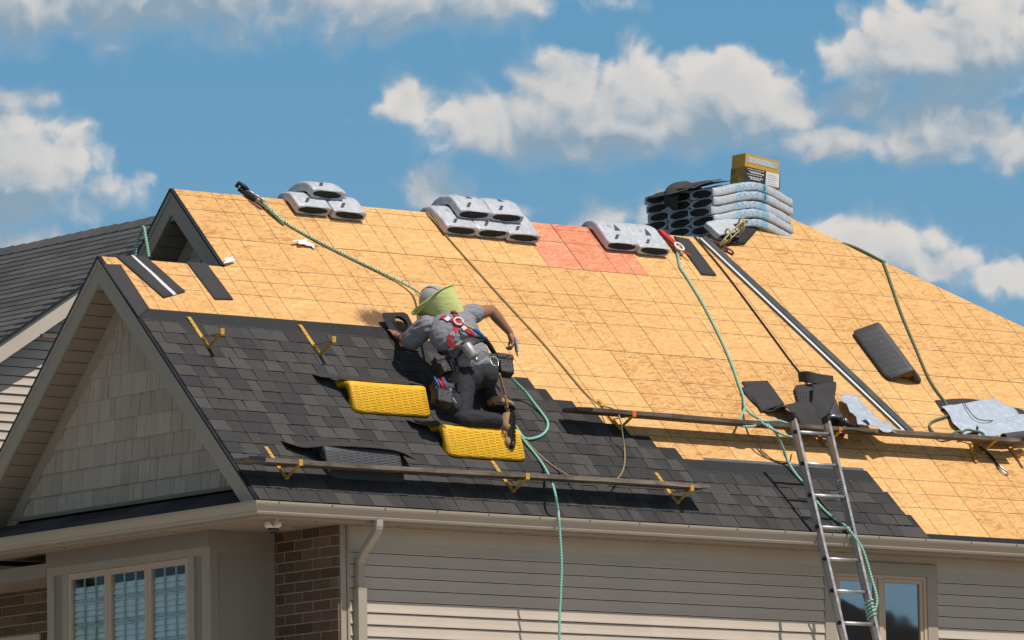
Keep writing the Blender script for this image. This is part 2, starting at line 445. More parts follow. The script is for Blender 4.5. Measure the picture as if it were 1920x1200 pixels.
# ---------------------------------------------------------------- mesh helpers
class MB:
    """collects faces; build() links them as ONE mesh object"""
    def __init__(self):
        self.v, self.f, self.uv, self.tint, self.mi = [], [], [], [], []
        self.cur = (0.1, 0.1, 0.1)
        self.m = 0
        self.smooth = []
        self.sm = False

    def face(self, pts, uv=None, idx=None):
        n = len(self.v)
        if idx is None:
            self.v.extend(tuple(p) for p in pts)
            idx = list(range(n, n + len(pts)))
        self.f.append(tuple(idx))
        self.uv.append(uv or [(0.0, 0.0)] * len(idx))
        self.tint.append(self.cur)
        self.mi.append(self.m)
        self.smooth.append(self.sm)

    def hexa(self, p, uvf=None):
        """p: 8 corners, bottom ring 0-3 then top ring 4-7"""
        n = len(self.v)
        self.v.extend(tuple(q) for q in p)
        for q in ((3, 2, 1, 0), (4, 5, 6, 7), (0, 1, 5, 4), (1, 2, 6, 5), (2, 3, 7, 6), (3, 0, 4, 7)):
            uv = [uvf(p[i]) for i in q] if uvf else None
            self.face(None, uv, [n + i for i in q])
        return self

    def box(self, x0, x1, y0, y1, z0, z1, M=None, uvf=None):
        p = [(x0, y0, z0), (x1, y0, z0), (x1, y1, z0), (x0, y1, z0), (x0, y0, z1), (x1, y0, z1), (x1, y1, z1), (x0, y1, z1)]
        if M is not None:
            p = [M @ Vector(q) for q in p]
        return self.hexa(p, uvf)

    def prism(self, poly, z0, z1, f=lambda a, b, c: (a, b, c), uvf=None):
        """extrude a 2D polygon (a,b) from c=z0 to z1; f maps (a,b,c) to space"""
        n = len(self.v)
        k = len(poly)
        self.v.extend(tuple(f(a, b, z0)) for a, b in poly)
        self.v.extend(tuple(f(a, b, z1)) for a, b in poly)
        u = (lambda i: uvf(*poly[i % k])) if uvf else None
        self.face(None, [u(i) for i in range(k - 1, -1, -1)] if u else None, [n + i for i in range(k - 1, -1, -1)])
        self.face(None, [u(i) for i in range(k)] if u else None, [n + k + i for i in range(k)])
        for i in range(k):
            j = (i + 1) % k
            self.face(None, [u(i), u(j), u(j), u(i)] if u else None, [n + i, n + j, n + k + j, n + k + i])
        return self

    def bar(self, a, b, wdt, hgt, up=(0, 0, 1), off=0.0):
        """straight bar of rectangular section from a to b"""
        a, b = Vector(a), Vector(b)
        d = (b - a).normalized()
        u = Vector(up)
        s = d.cross(u).normalized()
        u = s.cross(d).normalized()
        p = []
        for q in (-1, 1):
            base = []
            for (i, j) in ((0, -1), (0, 1), (1, 1), (1, -1)):
                pass
        c = [a - s * wdt / 2 + u * off, b - s * wdt / 2 + u * off, b + s * wdt / 2 + u * off, a + s * wdt / 2 + u * off]
        p = c + [q + u * hgt for q in c]
        return self.hexa(p)

    def tube(self, pts, r, n=8, closed=False, caps=True, flat=1.0, up=None):
        """smooth tube; r is a radius or a list; UV: u around, v metres along"""
        pts = [Vector(p) for p in pts]
        k = len(pts)
        rs = r if isinstance(r, (list, tuple)) else [r] * k
        base = len(self.v)
        old = self.sm
        self.sm = True
        ref = Vector(up) if up else None
        dist = 0.0
        ds = []
        for i in range(k):
            if i:
                dist += (pts[i] - pts[i - 1]).length
            ds.append(dist)
            a = pts[(i - 1) % k] if (closed or i > 0) else pts[i]
            b2 = pts[(i + 1) % k] if (closed or i < k - 1) else pts[i]
            d = (b2 - a).normalized()
            if ref is None:
                ref = Vector((0, 0, 1)) if abs(d.z) < 0.9 else Vector((1, 0, 0))
            s = d.cross(ref)
            if s.length < 1e-5:
                s = d.orthogonal()
            s.normalize()
            u = s.cross(d).normalized()
            if not up:
                ref = u
            for j in range(n):
                an = 2 * math.pi * j / n
                self.v.append(tuple(pts[i] + (s * math.cos(an) + u * math.sin(an) * flat) * rs[i]))
        m = k if closed else k - 1
        for i in range(m):
            i2 = (i + 1) % k
            for j in range(n):
                j2 = (j + 1) % n
                self.face(None, [(j / n, ds[i]), ((j + 1) / n, ds[i]), ((j + 1) / n, ds[i2] if i2 else dist), (j / n, ds[i2] if i2 else dist)],
                          [base + i * n + j, base + i * n + j2, base + i2 * n + j2, base + i2 * n + j])
        if caps and not closed:
            self.face(None, None, [base + j for j in range(n - 1, -1, -1)])
            self.face(None, None, [base + (k - 1) * n + j for j in range(n)])
        self.sm = old
        return self

    def grid(self, fn, nu, nv, thick=0.0, uvs=(1, 1)):
        """surface fn(u,v) with u,v in 0..1; thick > 0 gives it a back side along -normal"""
        old = self.sm
        self.sm = True
        P = [[Vector(fn(i / nu, j / nv)) for j in range(nv + 1)] for i in range(nu + 1)]
        base = len(self.v)
        for i in range(nu + 1):
            for j in range(nv + 1):
                self.v.append(tuple(P[i][j]))
        W = nv + 1
        for i in range(nu):
            for j in range(nv):
                uv = [(a / nu * uvs[0], b / nv * uvs[1]) for a, b in ((i, j), (i + 1, j), (i + 1, j + 1), (i, j + 1))]
                self.face(None, uv, [base + i * W + j, base + (i + 1) * W + j, base + (i + 1) * W + j + 1, base + i * W + j + 1])
        if thick:
            b2 = len(self.v)
            for i in range(nu + 1):
                for j in range(nv + 1):
                    a = P[min(i + 1, nu)][j] - P[max(i - 1, 0)][j]
                    c = P[i][min(j + 1, nv)] - P[i][max(j - 1, 0)]
                    nn = a.cross(c).normalized()
                    self.v.append(tuple(P[i][j] - nn * thick))
            for i in range(nu):
                for j in range(nv):
                    uv = [(a / nu * uvs[0], b / nv * uvs[1]) for a, b in ((i, j), (i, j + 1), (i + 1, j + 1), (i + 1, j))]
                    self.face(None, uv, [b2 + i * W + j, b2 + i * W + j + 1, b2 + (i + 1) * W + j + 1, b2 + (i + 1) * W + j])
            self.sm = False
            rim = [(i, 0) for i in range(nu + 1)] + [(nu, j) for j in range(1, nv + 1)] + [(i, nv) for i in range(nu - 1, -1, -1)] + [(0, j) for j in range(nv - 1, 0, -1)]
            for q in range(len(rim)):
                (i, j), (i2, j2) = rim[q], rim[(q + 1) % len(rim)]
                self.face(None, None, [base + i2 * W + j2, base + i * W + j, b2 + i * W + j, b2 + i2 * W + j2])
        self.sm = old
        return self

    def lathe(self, prof, n=20, M=None, closed=False):
        """revolve (r,z) points about z"""
        old = self.sm
        self.sm = True
        base = len(self.v)
        k = len(prof)
        for (r, z) in prof:
            for j in range(n):
                an = 2 * math.pi * j / n
                p = Vector((r * math.cos(an), r * math.sin(an), z))
                self.v.append(tuple(M @ p if M is not None else p))
        for i in range(k - 1):
            for j in range(n):
                j2 = (j + 1) % n
                self.face(None, None, [base + i * n + j, base + i * n + j2, base + (i + 1) * n + j2, base + (i + 1) * n + j])
        self.sm = old
        return self

    def mesh(self, name, mats):
        me = bpy.data.meshes.new(name)
        me.from_pydata(self.v, [], self.f)
        for mt in (mats if isinstance(mats, (list, tuple)) else [mats]):
            me.materials.append(mt)
        me.polygons.foreach_set('material_index', self.mi)
        me.polygons.foreach_set('use_smooth', self.smooth)
        ul = me.uv_layers.new(name='UVMap')
        flat = [c for face in self.uv for q in face for c in q]
        ul.data.foreach_set('uv', flat)
        ca = me.color_attributes.new('tint', 'FLOAT_COLOR', 'CORNER')
        cols = []
        for face, tn in zip(self.f, self.tint):
            cols.extend((tn[0], tn[1], tn[2], 1.0) * len(face))
        ca.data.foreach_set('color', cols)
        me.update()
        return me

    def build(self, name, mats, parent=None, loc=None, rot=None):
        o = bpy.data.objects.new(name, self.mesh(name, mats))
        COL.objects.link(o)
        o.parent = parent
        if loc is not None:
            o.location = loc
        if rot is not None:
            o.rotation_euler = rot
        return o


def link(name, me, parent, loc=(0, 0, 0), rot=(0, 0, 0)):
    o = bpy.data.objects.new(name, me)
    COL.objects.link(o)
    o.parent = parent
    o.location = loc
    o.rotation_euler = rot
    return o


def tag(o, label=None, cat=None, group=None, kind=None):
    for k, v in (('label', label), ('category', cat), ('group', group), ('kind', kind)):
        if v:
            o[k] = v
    return o


def thing(name, label, cat, group=None, loc=(0, 0, 0), mat=None):
    o = bpy.data.objects.new(name, None)
    o.empty_display_size = 0.1
    COL.objects.link(o)
    if mat is not None:
        o.matrix_world = mat
    else:
        o.location = loc
    return tag(o, label, cat, group)


ROOF_ROT = (R(45), 0, 0)


def rf(x, s, h=0.0):
    """point on the roof: x along the eave, s up the slope, h above the sheathing"""
    return Vector((x, (s - h) * Q, (s + h) * Q))


def roof_matrix(x, s, h=0.0, spin=0.0, tilt=0.0):
    return Matrix.Translation(rf(x, s, h)) @ Matrix.Rotation(R(45), 4, 'X') @ Matrix.Rotation(R(spin), 4, 'Z') @ Matrix.Rotation(R(tilt), 4, 'X')


def spline(pts, n=8, closed=False):
    """Catmull-Rom through the points"""
    pts = [Vector(p) for p in pts]
    k = len(pts)
    out = []
    for i in range(k if closed else k - 1):
        p0 = pts[(i - 1) % k] if (closed or i > 0) else pts[0] * 2 - pts[1]
        p1, p2 = pts[i], pts[(i + 1) % k]
        p3 = pts[(i + 2) % k] if (closed or i < k - 2) else pts[-1] * 2 - pts[-2]
        for j in range(n):
            t = j / n
            out.append(0.5 * ((2 * p1) + (p2 - p0) * t + (2 * p0 - 5 * p1 + 4 * p2 - p3) * t * t + (3 * p1 - p0 - 3 * p2 + p3) * t ** 3))
    if not closed:
        out.append(pts[-1])
    return out


def clip(poly, a, b, c):
    """keep the part of the polygon where a*x + b*y <= c"""
    out = []
    for i in range(len(poly)):
        p, q = poly[i], poly[(i + 1) % len(poly)]
        dp, dq = a * p[0] + b * p[1] - c, a * q[0] + b * q[1] - c
        if dp <= 0:
            out.append(p)
        if (dp < 0) != (dq < 0) and dp != dq:
            t = dp / (dp - dq)
            out.append((p[0] + (q[0] - p[0]) * t, p[1] + (q[1] - p[1]) * t))
    return out


# ================================================================ the ground
GZ = -6.9
mt, t, b = principled('lawn', (0.05, 0.08, 0.025), 0.95)
obj_ = t.n('ShaderNodeTexCoord').outputs['Object']
t.set(b.inputs['Base Color'], t.mix(t.noise(obj_, 0.6, 6, 0.7), (0.07, 0.07, 0.035), (0.15, 0.13, 0.075)))
M['lawn'] = mt
M['asphalt'] = painted('asphalt', (0.05, 0.05, 0.052), 0.12, 1.5, 0.9, 0.4)
g = MB()
g.face([(-900, -900, GZ), (1200, -900, GZ), (1200, 1200, GZ), (-900, 1200, GZ)])
tag(g.build('ground', M['lawn']), kind='structure')
g = MB()
g.face([(-200, -24, GZ + .004), (300, -24, GZ + .004), (300, -15, GZ + .004), (-200, -15, GZ + .004)])
tag(g.build('road', M['asphalt']), kind='structure')
M['bounce_concrete'] = painted('bounce_concrete', (0.48, 0.43, 0.37), 0.07, 1.2, 0.9, 0.3)  # kept pale and warm so the ground brightens the shaded walls
g = MB()
g.face([(-14, -15, GZ + .006), (16, -15, GZ + .006), (16, 0.3, GZ + .006), (-14, 0.3, GZ + .006)])
tag(g.build('bounce_drive', M['bounce_concrete']), kind='structure')  # unseen sheet, added to bounce sunlight up on to the front wall
g = MB()
g.face([(-9, 0.3, GZ + .006), (1.0, 0.3, GZ + .006), (1.0, 14, GZ + .006), (-9, 14, GZ + .006)])
tag(g.build('bounce_paving', M['bounce_concrete']), kind='structure')  # second unseen sheet, added for bounce light on the gable side

# ================================================================ the house that is being re-roofed
S_LOW, S_TOP, S_PEAK = 3.266, 4.38, 4.87        # slope lengths up to the lower ridge, the main ridge, the peak on the right
X_UP = 1.315                                   # the upper gable stands back by this much
X_END = 13.2
WALL_Y, BRICK_X, BAY_X = 0.37, 1.071, 0.384
SOFFIT = -0.13
house = thing('house', 'two-storey beige sided house with half-shingled steep roof and bare board sheathing', 'house', loc=(0, 0, GZ))
UP = (0, 0, -GZ)
HIP_B = 0.722


def sloped(x, s, h):
    return rf(x, s, h)


# -- roof structure below the boards
d = MB()
front = [(0, 0), (15.4, 0), (8.75, S_PEAK), (8.45, S_PEAK), (7.6, S_TOP), (X_UP, S_TOP), (X_UP, S_LOW), (0, S_LOW)]
d.prism(front, -0.06, -0.0125, rf)


def quad(*p):
    d.face(p)


zl, zt, zp = S_LOW * Q, S_TOP * Q, S_PEAK * Q
quad((0, zl, zl - .01), (X_UP + .3, zl, zl - .01), (X_UP + .3, 2 * zl + .0, -.01), (0, 2 * zl, -.01))                    # back slope of the lower gable
quad((X_UP, zt, zt - .01), (9, zt, zt - .01), (9, 2 * zt, -.01), (X_UP, 2 * zt, -.01))                                    # back slope of the main roof
quad((7.6, zt, zt - .01), (8.45, zp, zp - .01), (8.45, 2 * zp - zt, zt), (7.6, 2 * zp - zt, zt - .25))                      # left face of the raised part
quad((8.45, zp, zp - .01), (8.75, zp, zp - .01), (12, 2 * zp + .0, -.01), (8.45, 2 * zp, -.01))
quad((8.75, zp, zp - .01), (15.4, 0, -.01), (15.4, 7, -.01), (12, 2 * zp, -.01))
roof = d.build('roof', M['dark_void'], house, loc=UP)

# -- OSB sheets, 4 x 8 ft, staggered row by row
def osb_panel(poly, x0, s0, mat):
    gap = 0.0016
    cx = sum(p[0] for p in poly) / len(poly)
    cs = sum(p[1] for p in poly) / len(poly)
    pl = [(x + (gap if x < cx else -gap), s + (gap if s < cs else -gap)) for x, s in poly]
    lift = random.uniform(-0.0014, 0.0)
    mb = MB()
    mb.prism(pl, -0.012 + lift, lift, lambda a, b_, c: (a, b_, c), uvf=lambda a, b_: (a - x0, b_ - s0))
    mb.build('sheathing_panel', M[mat], roof, rot=ROOF_ROT)


def panel_row(k, seams, mats={}):
    s0 = 0.03 + 1.22 * k
    for x0, x1 in zip(seams[:-1], seams[1:]):
        poly = [(max(x0, 0.0), max(s0, 0.0) - (0.03 if k == 0 else 0)), (x1, max(s0, 0.0) - (0.03 if k == 0 else 0)), (x1, s0 + 1.22), (max(x0, 0), s0 + 1.22)]
        if x1 <= 7.65:
            poly = clip(poly, 0, 1, S_TOP)
        else:
            poly = clip(poly, 0, 1, S_PEAK)
            poly = clip(poly, HIP_B, 1, S_PEAK + HIP_B * 8.75)
            if x0 < 8.4 and k >= 3:
                poly = clip(poly, -0.588, 1, S_TOP - 0.588 * 7.6)
        if len(poly) < 3:
            continue
        if k == 2 and x0 < X_UP < x1:
            poly = [(x0, s0), (x1, s0), (x1, s0 + 1.22), (X_UP, s0 + 1.22), (X_UP, S_LOW), (x0, S_LOW)]
        elif k == 2 and x1 <= X_UP:
            poly = [(max(x0, 0), s0), (x1, s0), (x1, S_LOW), (max(x0, 0), S_LOW)]
        osb_panel(poly, x0, s0, mats.get(x0, 'osb'))


panel_row(0, [0.0, 0.88, 3.32, 5.76, 8.20, 10.64, 13.08, 15.4])
panel_row(1, [0.28, 2.72, 5.16, 7.60, 10.04, 12.48, 14.0], {0.28: 'osb_stained', 2.72: 'osb_stained'})
panel_row(2, [-1.56, 0.88, 3.32, 5.76, 8.20, 10.64, 13.0], {0.88: 'osb_stained'})
panel_row(3, [X_UP, 2.72, 5.16, 5.57, 6.33, 7.60, 10.04, 12.0], {5.16: 'osb_red', 5.57: 'osb_red'})

# -- asphalt shingles, laid course by course; each sheet is a piece of its own
EXPO = 0.1474
SH = 0.337


def shade_of():
    r = random.random()
    if r < 0.36:
        b0 = random.uniform(0.040, 0.047)
        return (b0 * 1.04, b0, b0 * 0.99)
    if r < 0.70:
        b0 = random.uniform(0.049, 0.058)
        return (b0 * 1.08, b0, b0 * 0.95)
    b0 = random.uniform(0.058, 0.069)
    return (b0 * 1.08, b0, b0 * 0.94)


def shingle_mesh(wd, hb=0.0145, ht=0.003, plain=False, height=SH):
    """laminated shingle: a back sheet with thicker tabs of changing width on the exposed lower part"""
    mb = MB()
    th = 0.0042

    def hh(s):
        return hb + (ht - hb) * s / height
    base = random.uniform(0.030, 0.038)
    mb.cur = (base, base, base * 1.02)

    def slab(x0, x1, s0, s1, up, t_):
        mb.hexa([(x0, s0, hh(s0) + up - t_), (x1, s0, hh(s0) + up - t_), (x1, s1, hh(s1) + up - t_), (x0, s1, hh(s1) + up - t_),
                 (x0, s0, hh(s0) + up), (x1, s0, hh(s0) + up), (x1, s1, hh(s1) + up), (x0, s1, hh(s1) + up)])
    slab(0, wd, 0.0, height, 0.0, th)
    if not plain:
        x = 0.0
        tooth = random.random() < 0.5
        while x < wd - 0.001:
            wv = random.uniform(0.085, 0.235)
            if wd - x - wv < 0.07:
                wv = wd - x
            mb.cur = shade_of()
            if tooth:
                lean = 0.012
                s1 = 0.152
                u = th
                mb.hexa([(x, -0.001, hh(0)), (x + wv, -0.001, hh(0)), (x + wv - lean, s1, hh(s1)), (x + lean, s1, hh(s1)),
                         (x, -0.001, hh(0) + u), (x + wv, -0.001, hh(0) + u), (x + wv - lean, s1, hh(s1) + u), (x + lean, s1, hh(s1) + u)])
            else:
                slab(x + .0008, x + wv - .0008, -0.0005, 0.150, 0.0012, 0.001)
            tooth = not tooth
            x += wv
        # light line of sealant dashes along the top of the exposed part
    mb.cur = (0.16, 0.16, 0.16)
    x = random.uniform(0.0, 0.02)
    while x < wd - 0.03:
        l_ = random.uniform(0.02, 0.05)
        if random.random() < 0.8:
            slab(x, min(x + l_, wd - .004), 0.160, 0.163, 0.0056 if not plain else 0.001, 0.001)
        x += l_ + random.uniform(0.004, 0.02)
    return mb.mesh('shingle', M['shingle'])


right_end = {0: 7.40, 1: 7.32, 2: 7.32, 3: 7.27, 4: 7.26, 5: 5.10, 6: 4.885, 7: 4.67, 8: 4.46, 9: 4.267, 10: 4.055, 11: 3.93, 12: 3.72, 13: 3.42, 14: 3.12, 15: 2.86}
st_ = MB()
st_.box(0.0, 7.38, -0.012, 0.05, 0.0008, 0.0024)
st_.build('starter_strip', M['felt'], roof, rot=ROOF_ROT)
for k in range(16):
    s0 = -0.018 + 0.02 * (k > 0) + EXPO * k - (0.0 if k else 0.0)
    xr = right_end[k]
    x = -0.012
    first = 1.0 - (0.165 * k) % 0.825
    while x < xr - 0.02:
        wd = min(first if x < 0.01 else 1.0, xr - x)
        if xr - x - wd < 0.12:
            wd = xr - x
        link('shingle', shingle_mesh(wd - 0.0015), roof, rf(x, s0 + random.uniform(-.0012, .0012), random.uniform(0, .0009)), ROOF_ROT)
        x += wd
# underlayment strip showing above the fifth course and ice shield along its top
u = MB()
u.cur = (0.10, 0.11, 0.125)
u.box(5.36, 7.235, 0.90, 0.968, 0.0006, 0.0022)
u.build('underlay_strip', M['shingle'], house, loc=UP, rot=ROOF_ROT)
# metal drip edge at the eave, bare on the right
u = MB()
u.box(-0.012, 15.3, -0.025, 0.06, -0.0005, 0.0006)
u.box(-0.012, 15.3, -0.028, -0.0255, -0.055, 0.0006)
u.build('drip_edge', M['black_metal'], house, loc=UP, rot=ROOF_ROT)

# -- rakes: drip edge, barge boards, boarded soffits and frieze
def yz(x):
    return lambda a, b_, c: (x + c, a, b_)


def gable_rake(x0, za, zfeet, wall_x, depth, soffit=True):
    """a gable end at x0 whose apex is at y=z=za; boards go down to z=zfeet on the street and the far side"""
    for sgn, zfoot in zip((1, -1), zfeet):
        def P(along, perp):
            # along: metres down the slope from the apex, perp: metres below the roof surface
            y = za - sgn * along * Q + sgn * perp * Q * 1.0
            z = za - along * Q - perp * Q
            return (y, z)
        L = (za - zfoot) / Q
        # stay on this side of the apex plane
        brd = [P(0.03, 0.03), P(L, 0.03), P(L, depth), P(depth, depth)]
        m_ = MB()
        m_.prism(brd, -0.028, -0.004, yz(x0))
        m_.build('barge_board', M['trim'], house, loc=UP)
        m_ = MB()
        m_.prism([P(0.02, 0.014), P(L, 0.014), P(L, 0.052), P(0.052, 0.052)], -0.036, -0.0285, yz(x0))
        m_.build('rake_trim', M['trim'], house, loc=UP)
        m_ = MB()
        m_.prism([P(0.0, -0.004), P(L, -0.004), P(L, 0.0135), P(0.0135, 0.0135)], -0.040, 0.0, yz(x0))
        m_.build('rake_drip_edge', M['black_metal'], house, loc=UP)
        if soffit:
            base = MB()
            base.prism([P(depth, depth - 0.012), P(L, depth - 0.012), P(L, depth - 0.004), P(depth, depth - 0.004)], 0.0, wall_x - x0, yz(x0))
            sb = base.build('rake_soffit', M['soffit'], house, loc=UP)
            a = depth + 0.1
            while a < L:
                pl = MB()
                a1 = min(a + 0.125, L)
                pl.prism([P(a, depth - 0.0038), P(a1 - 0.006, depth - 0.0038), P(a1 - 0.006, depth + 0.004), P(a, depth + 0.004)], 0.002, wall_x - x0 - 0.002, yz(x0))
                pl.build('soffit_plank', M['soffit'], sb)
                a += 0.13
        fr = MB()
        fr.prism([P(depth + .1, depth + 0.006), P(L, depth + 0.006), P(L, depth + 0.115), P(depth + .1, depth + 0.115)], -0.024, 0.0, yz(wall_x))
        fr.build('frieze_board', M['trim'], house, loc=UP)
    # little level board that closes the apex
    m_ = MB()
    zz = za - depth / Q
    m_.prism([(za - 0.10, zz - 0.05), (za + 0.10, zz - 0.05), (za + 0.10, zz + 0.02), (za - 0.10, zz + 0.02)], -0.003, wall_x - x0, yz(x0))
    m_.build('apex_board', M['trim'], house, loc=UP)


gable_rake(0.0, zl, (0.0, 0.0), 0.30, 0.165)
gable_rake(X_UP, zt, (zl + .01, zl - 0.9), X_UP + 0.30, 0.165)


# -- gable walls with shakes
def shake_wall(name, x, za, z0, row0, rows, rowh):
    wb = MB()
    inset = 0.165 / Q
    wb.prism([(za - (za - inset - z0) - .12, z0), (za + (za - inset - z0) + .12, z0), (za, za - 0.02)], 0.012, 0.08, yz(x))
    wall = wb.build(name, M['dark_void'], house, loc=UP)
    rnd = random.Random(3)
    for r in range(rows):
        zb = row0 + r * rowh
        zt_ = zb + rowh + 0.02
        if zt_ < z0:
            continue
        y = za - 2.6 - rnd.uniform(0, .1)
        while y < za + 2.6:
            wv = rnd.choice((0.07, 0.10, 0.13, 0.15, 0.18, 0.21, 0.25)) * rnd.uniform(0.9, 1.1)
            poly = [(y + .0028, max(zb, z0)), (y + wv - .0028, max(zb, z0)), (y + wv - .0028, zt_), (y + .0028, zt_)]
            lim = za - inset + za - .06
            poly = clip(poly, 1, 1, lim)
            poly = clip(poly, -1, 1, lim - 2 * za)
            if len(poly) >= 3:
                mb = MB()
                c = rnd.uniform(0.88, 1.10)
                mb.cur = (0.47 * c, 0.385 * c, 0.30 * c)
                o1, o2 = -0.020 - rnd.uniform(0, .005), -0.003
                n0 = len(poly)
                f_ = lambda a, b_, cc: (x + (o1 + (o2 - o1) * max(0, min(1, (b_ - zb) / (rowh + .02))) if cc < 0.5 else 0.012), a, b_)
                mb.prism(poly, 0.0, 1.0, f_)
                mb.build('shake', M['shake'], wall)
            y += wv
    return wall


shake_wall('gable_wall', 0.30, zl, 0.17, 0.155, 10, 0.193)
shake_wall('gable_wall', X_UP + 0.30, zt, zl - 0.3, 1.94, 6, 0.193)

# -- the pent roof below the gable: two courses and a sill trim
p_ = MB()
p_.hexa([(0.28, .26, 0.165), (0.315, .26, 0.165), (0.315, 4.36, 0.165), (0.28, 4.36, 0.165), (0.262, .26, 0.195), (0.315, .26, 0.195), (0.315, 4.36, 0.195), (0.262, 4.36, 0.195)])
p_.build('gable_sill', M['trim'], house, loc=UP)
p_ = MB()
p_.hexa([(-0.02, 0.20, -.03), (0.31, 0.20, 0.12), (0.31, 4.42, 0.12), (-0.02, 4.42, -.03), (-0.02, 0.20, -.012), (0.31, 0.20, 0.145), (0.31, 4.42, 0.145), (-0.02, 4.42, -.012)])
pent = p_.build('pent_roof', M['felt'], house, loc=UP)
for r in range(2):
    y = 0.20 - random.uniform(0, 0.3)
    while y < 4.4:
        y1 = min(y + 0.5, 4.42)
        x0, x1 = -0.028 + r * 0.16, 0.16 + r * 0.145
        za_, zb_ = -0.016 + (x0 + .02) * .476, -0.012 + (x1 + .02) * .476
        mb = MB()
        mb.cur = shade_of()
        ya = max(y, 0.20)
        mb.hexa([(x0, ya + .002, za_ + .004), (x1, ya + .002, zb_ + .003), (x1, y1 - .002, zb_ + .003), (x0, y1 - .002, za_ + .004),
                 (x0, ya + .002, za_ + .014), (x1, ya + .002, zb_ + .006), (x1, y1 - .002, zb_ + .006), (x0, y1 - .002, za_ + .014)])
        mb.build('shingle', M['shingle'], pent)
        y += 0.5

# -- gutter round the corner (K-style) and downspout
prof = [(0.0, -0.012), (0.0, -0.125), (0.070, -0.128), (0.078, -0.112), (0.079, -0.100), (0.092, -0.082), (0.110, -0.055), (0.117, -0.040), (0.119, -0.022),
        (0.106, -0.020), (0.106, -0.026), (0.113, -0.029), (0.111, -0.040), (0.102, -0.056), (0.085, -0.082), (0.073, -0.1), (0.070, -0.121), (0.006, -0.119), (0.006, -0.012)]
gm = MB()
stations = [lambda d_, z: (-d_, 5.2, z), lambda d_, z: (-d_, -d_, z), lambda d_, z: (X_END, -d_, z)]
for a_, b_ in zip(stations[:-1], stations[1:]):
    for i in range(len(prof)):
        p0, p1 = prof[i], prof[(i + 1) % len(prof)]
        gm.face([a_(*p0), b_(*p0), b_(*p1), a_(*p1)])
gut = gm.build('gutter', M['gutter'], house, loc=UP)
rnd = random.Random(5)
for i in range(24):
    sx = 0.12 + i * 0.55
    sc = MB()
    sc.lathe([(0.006, 0), (0.006, .003), (0.0, .004)], 8, Matrix.Translation((sx, -0.119, -0.033)) @ Matrix.Rotation(R(90), 4, 'X'))
    sc.build('screw', M['black_metal'], gut)
# fascia board behind the gutter and boxed soffit
f = MB()
f.box(0.001, X_END, 0.0, 0.02, -0.15, -0.012)
f.build('fascia', M['trim'], house, loc=UP)
f = MB()
f.box(0.0, 0.02, 0.021, 5.2, -0.15, -0.035)
f.build('fascia', M['trim'], house, loc=UP)
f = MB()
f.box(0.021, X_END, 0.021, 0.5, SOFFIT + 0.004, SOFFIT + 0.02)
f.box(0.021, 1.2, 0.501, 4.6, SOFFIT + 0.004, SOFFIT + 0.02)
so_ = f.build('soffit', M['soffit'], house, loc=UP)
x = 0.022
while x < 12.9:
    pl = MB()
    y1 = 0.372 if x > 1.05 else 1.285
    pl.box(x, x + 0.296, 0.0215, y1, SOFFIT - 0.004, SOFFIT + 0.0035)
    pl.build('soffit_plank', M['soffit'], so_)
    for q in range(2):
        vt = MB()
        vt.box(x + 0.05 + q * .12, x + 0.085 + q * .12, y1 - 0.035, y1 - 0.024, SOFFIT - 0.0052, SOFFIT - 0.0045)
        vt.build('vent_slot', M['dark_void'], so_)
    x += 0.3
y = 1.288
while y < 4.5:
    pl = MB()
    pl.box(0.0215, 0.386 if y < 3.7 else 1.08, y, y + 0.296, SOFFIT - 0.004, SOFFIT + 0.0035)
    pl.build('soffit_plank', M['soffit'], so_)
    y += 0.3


def pot_light(x, y):
    m_ = MB()
    m_.lathe([(0.072, 0.0), (0.072, -0.006), (0.06, -0.012), (0.048, -0.008), (0.045, 0.02), (0.0, 0.02)], 24, Matrix.Translation((x, y, SOFFIT - 0.0045)))
    o = m_.build('soffit_light', M['soffit'], house, loc=UP)
    m_ = MB()
    m_.lathe([(0.045, 0.012), (0.0, 0.012)], 20, Matrix.Translation((x, y, SOFFIT - 0.0045)))
    m_.build('lens', M['blind'], o)


for q in ((0.62, 0.62), (0.80, 0.19), (0.86, 0.78), (1.66, 0.19), (2.95, 0.19), (4.48, 0.19), (6.35, 0.19), (8.1, 0.19), (0.20, 1.62), (0.20, 3.3)):
    pot_light(*q)

# downspout: elbow from the gutter back to the wall, straight pipe, wider lower pipe
ds = MB()


def spout_ring(c, ang, wx, wy):
    dirv = Vector((math.sin(ang) * .2, math.sin(ang), -math.cos(ang)))
    dirv.normalize()
    sx = Vector((1, 0.55 * 0, 0))
    sx = (sx - dirv * sx.dot(dirv)).normalized()
    sy = dirv.cross(sx).normalized()
    out = []
    for i in range(16):
        an = 2 * math.pi * i / 16
        cx, cy = math.cos(an), math.sin(an)
        k_ = 1 / max(abs(cx), abs(cy)) ** 0.75
        out.append(tuple(Vector(c) + sx * cx * k_ * wx + sy * cy * k_ * wy))
    return out


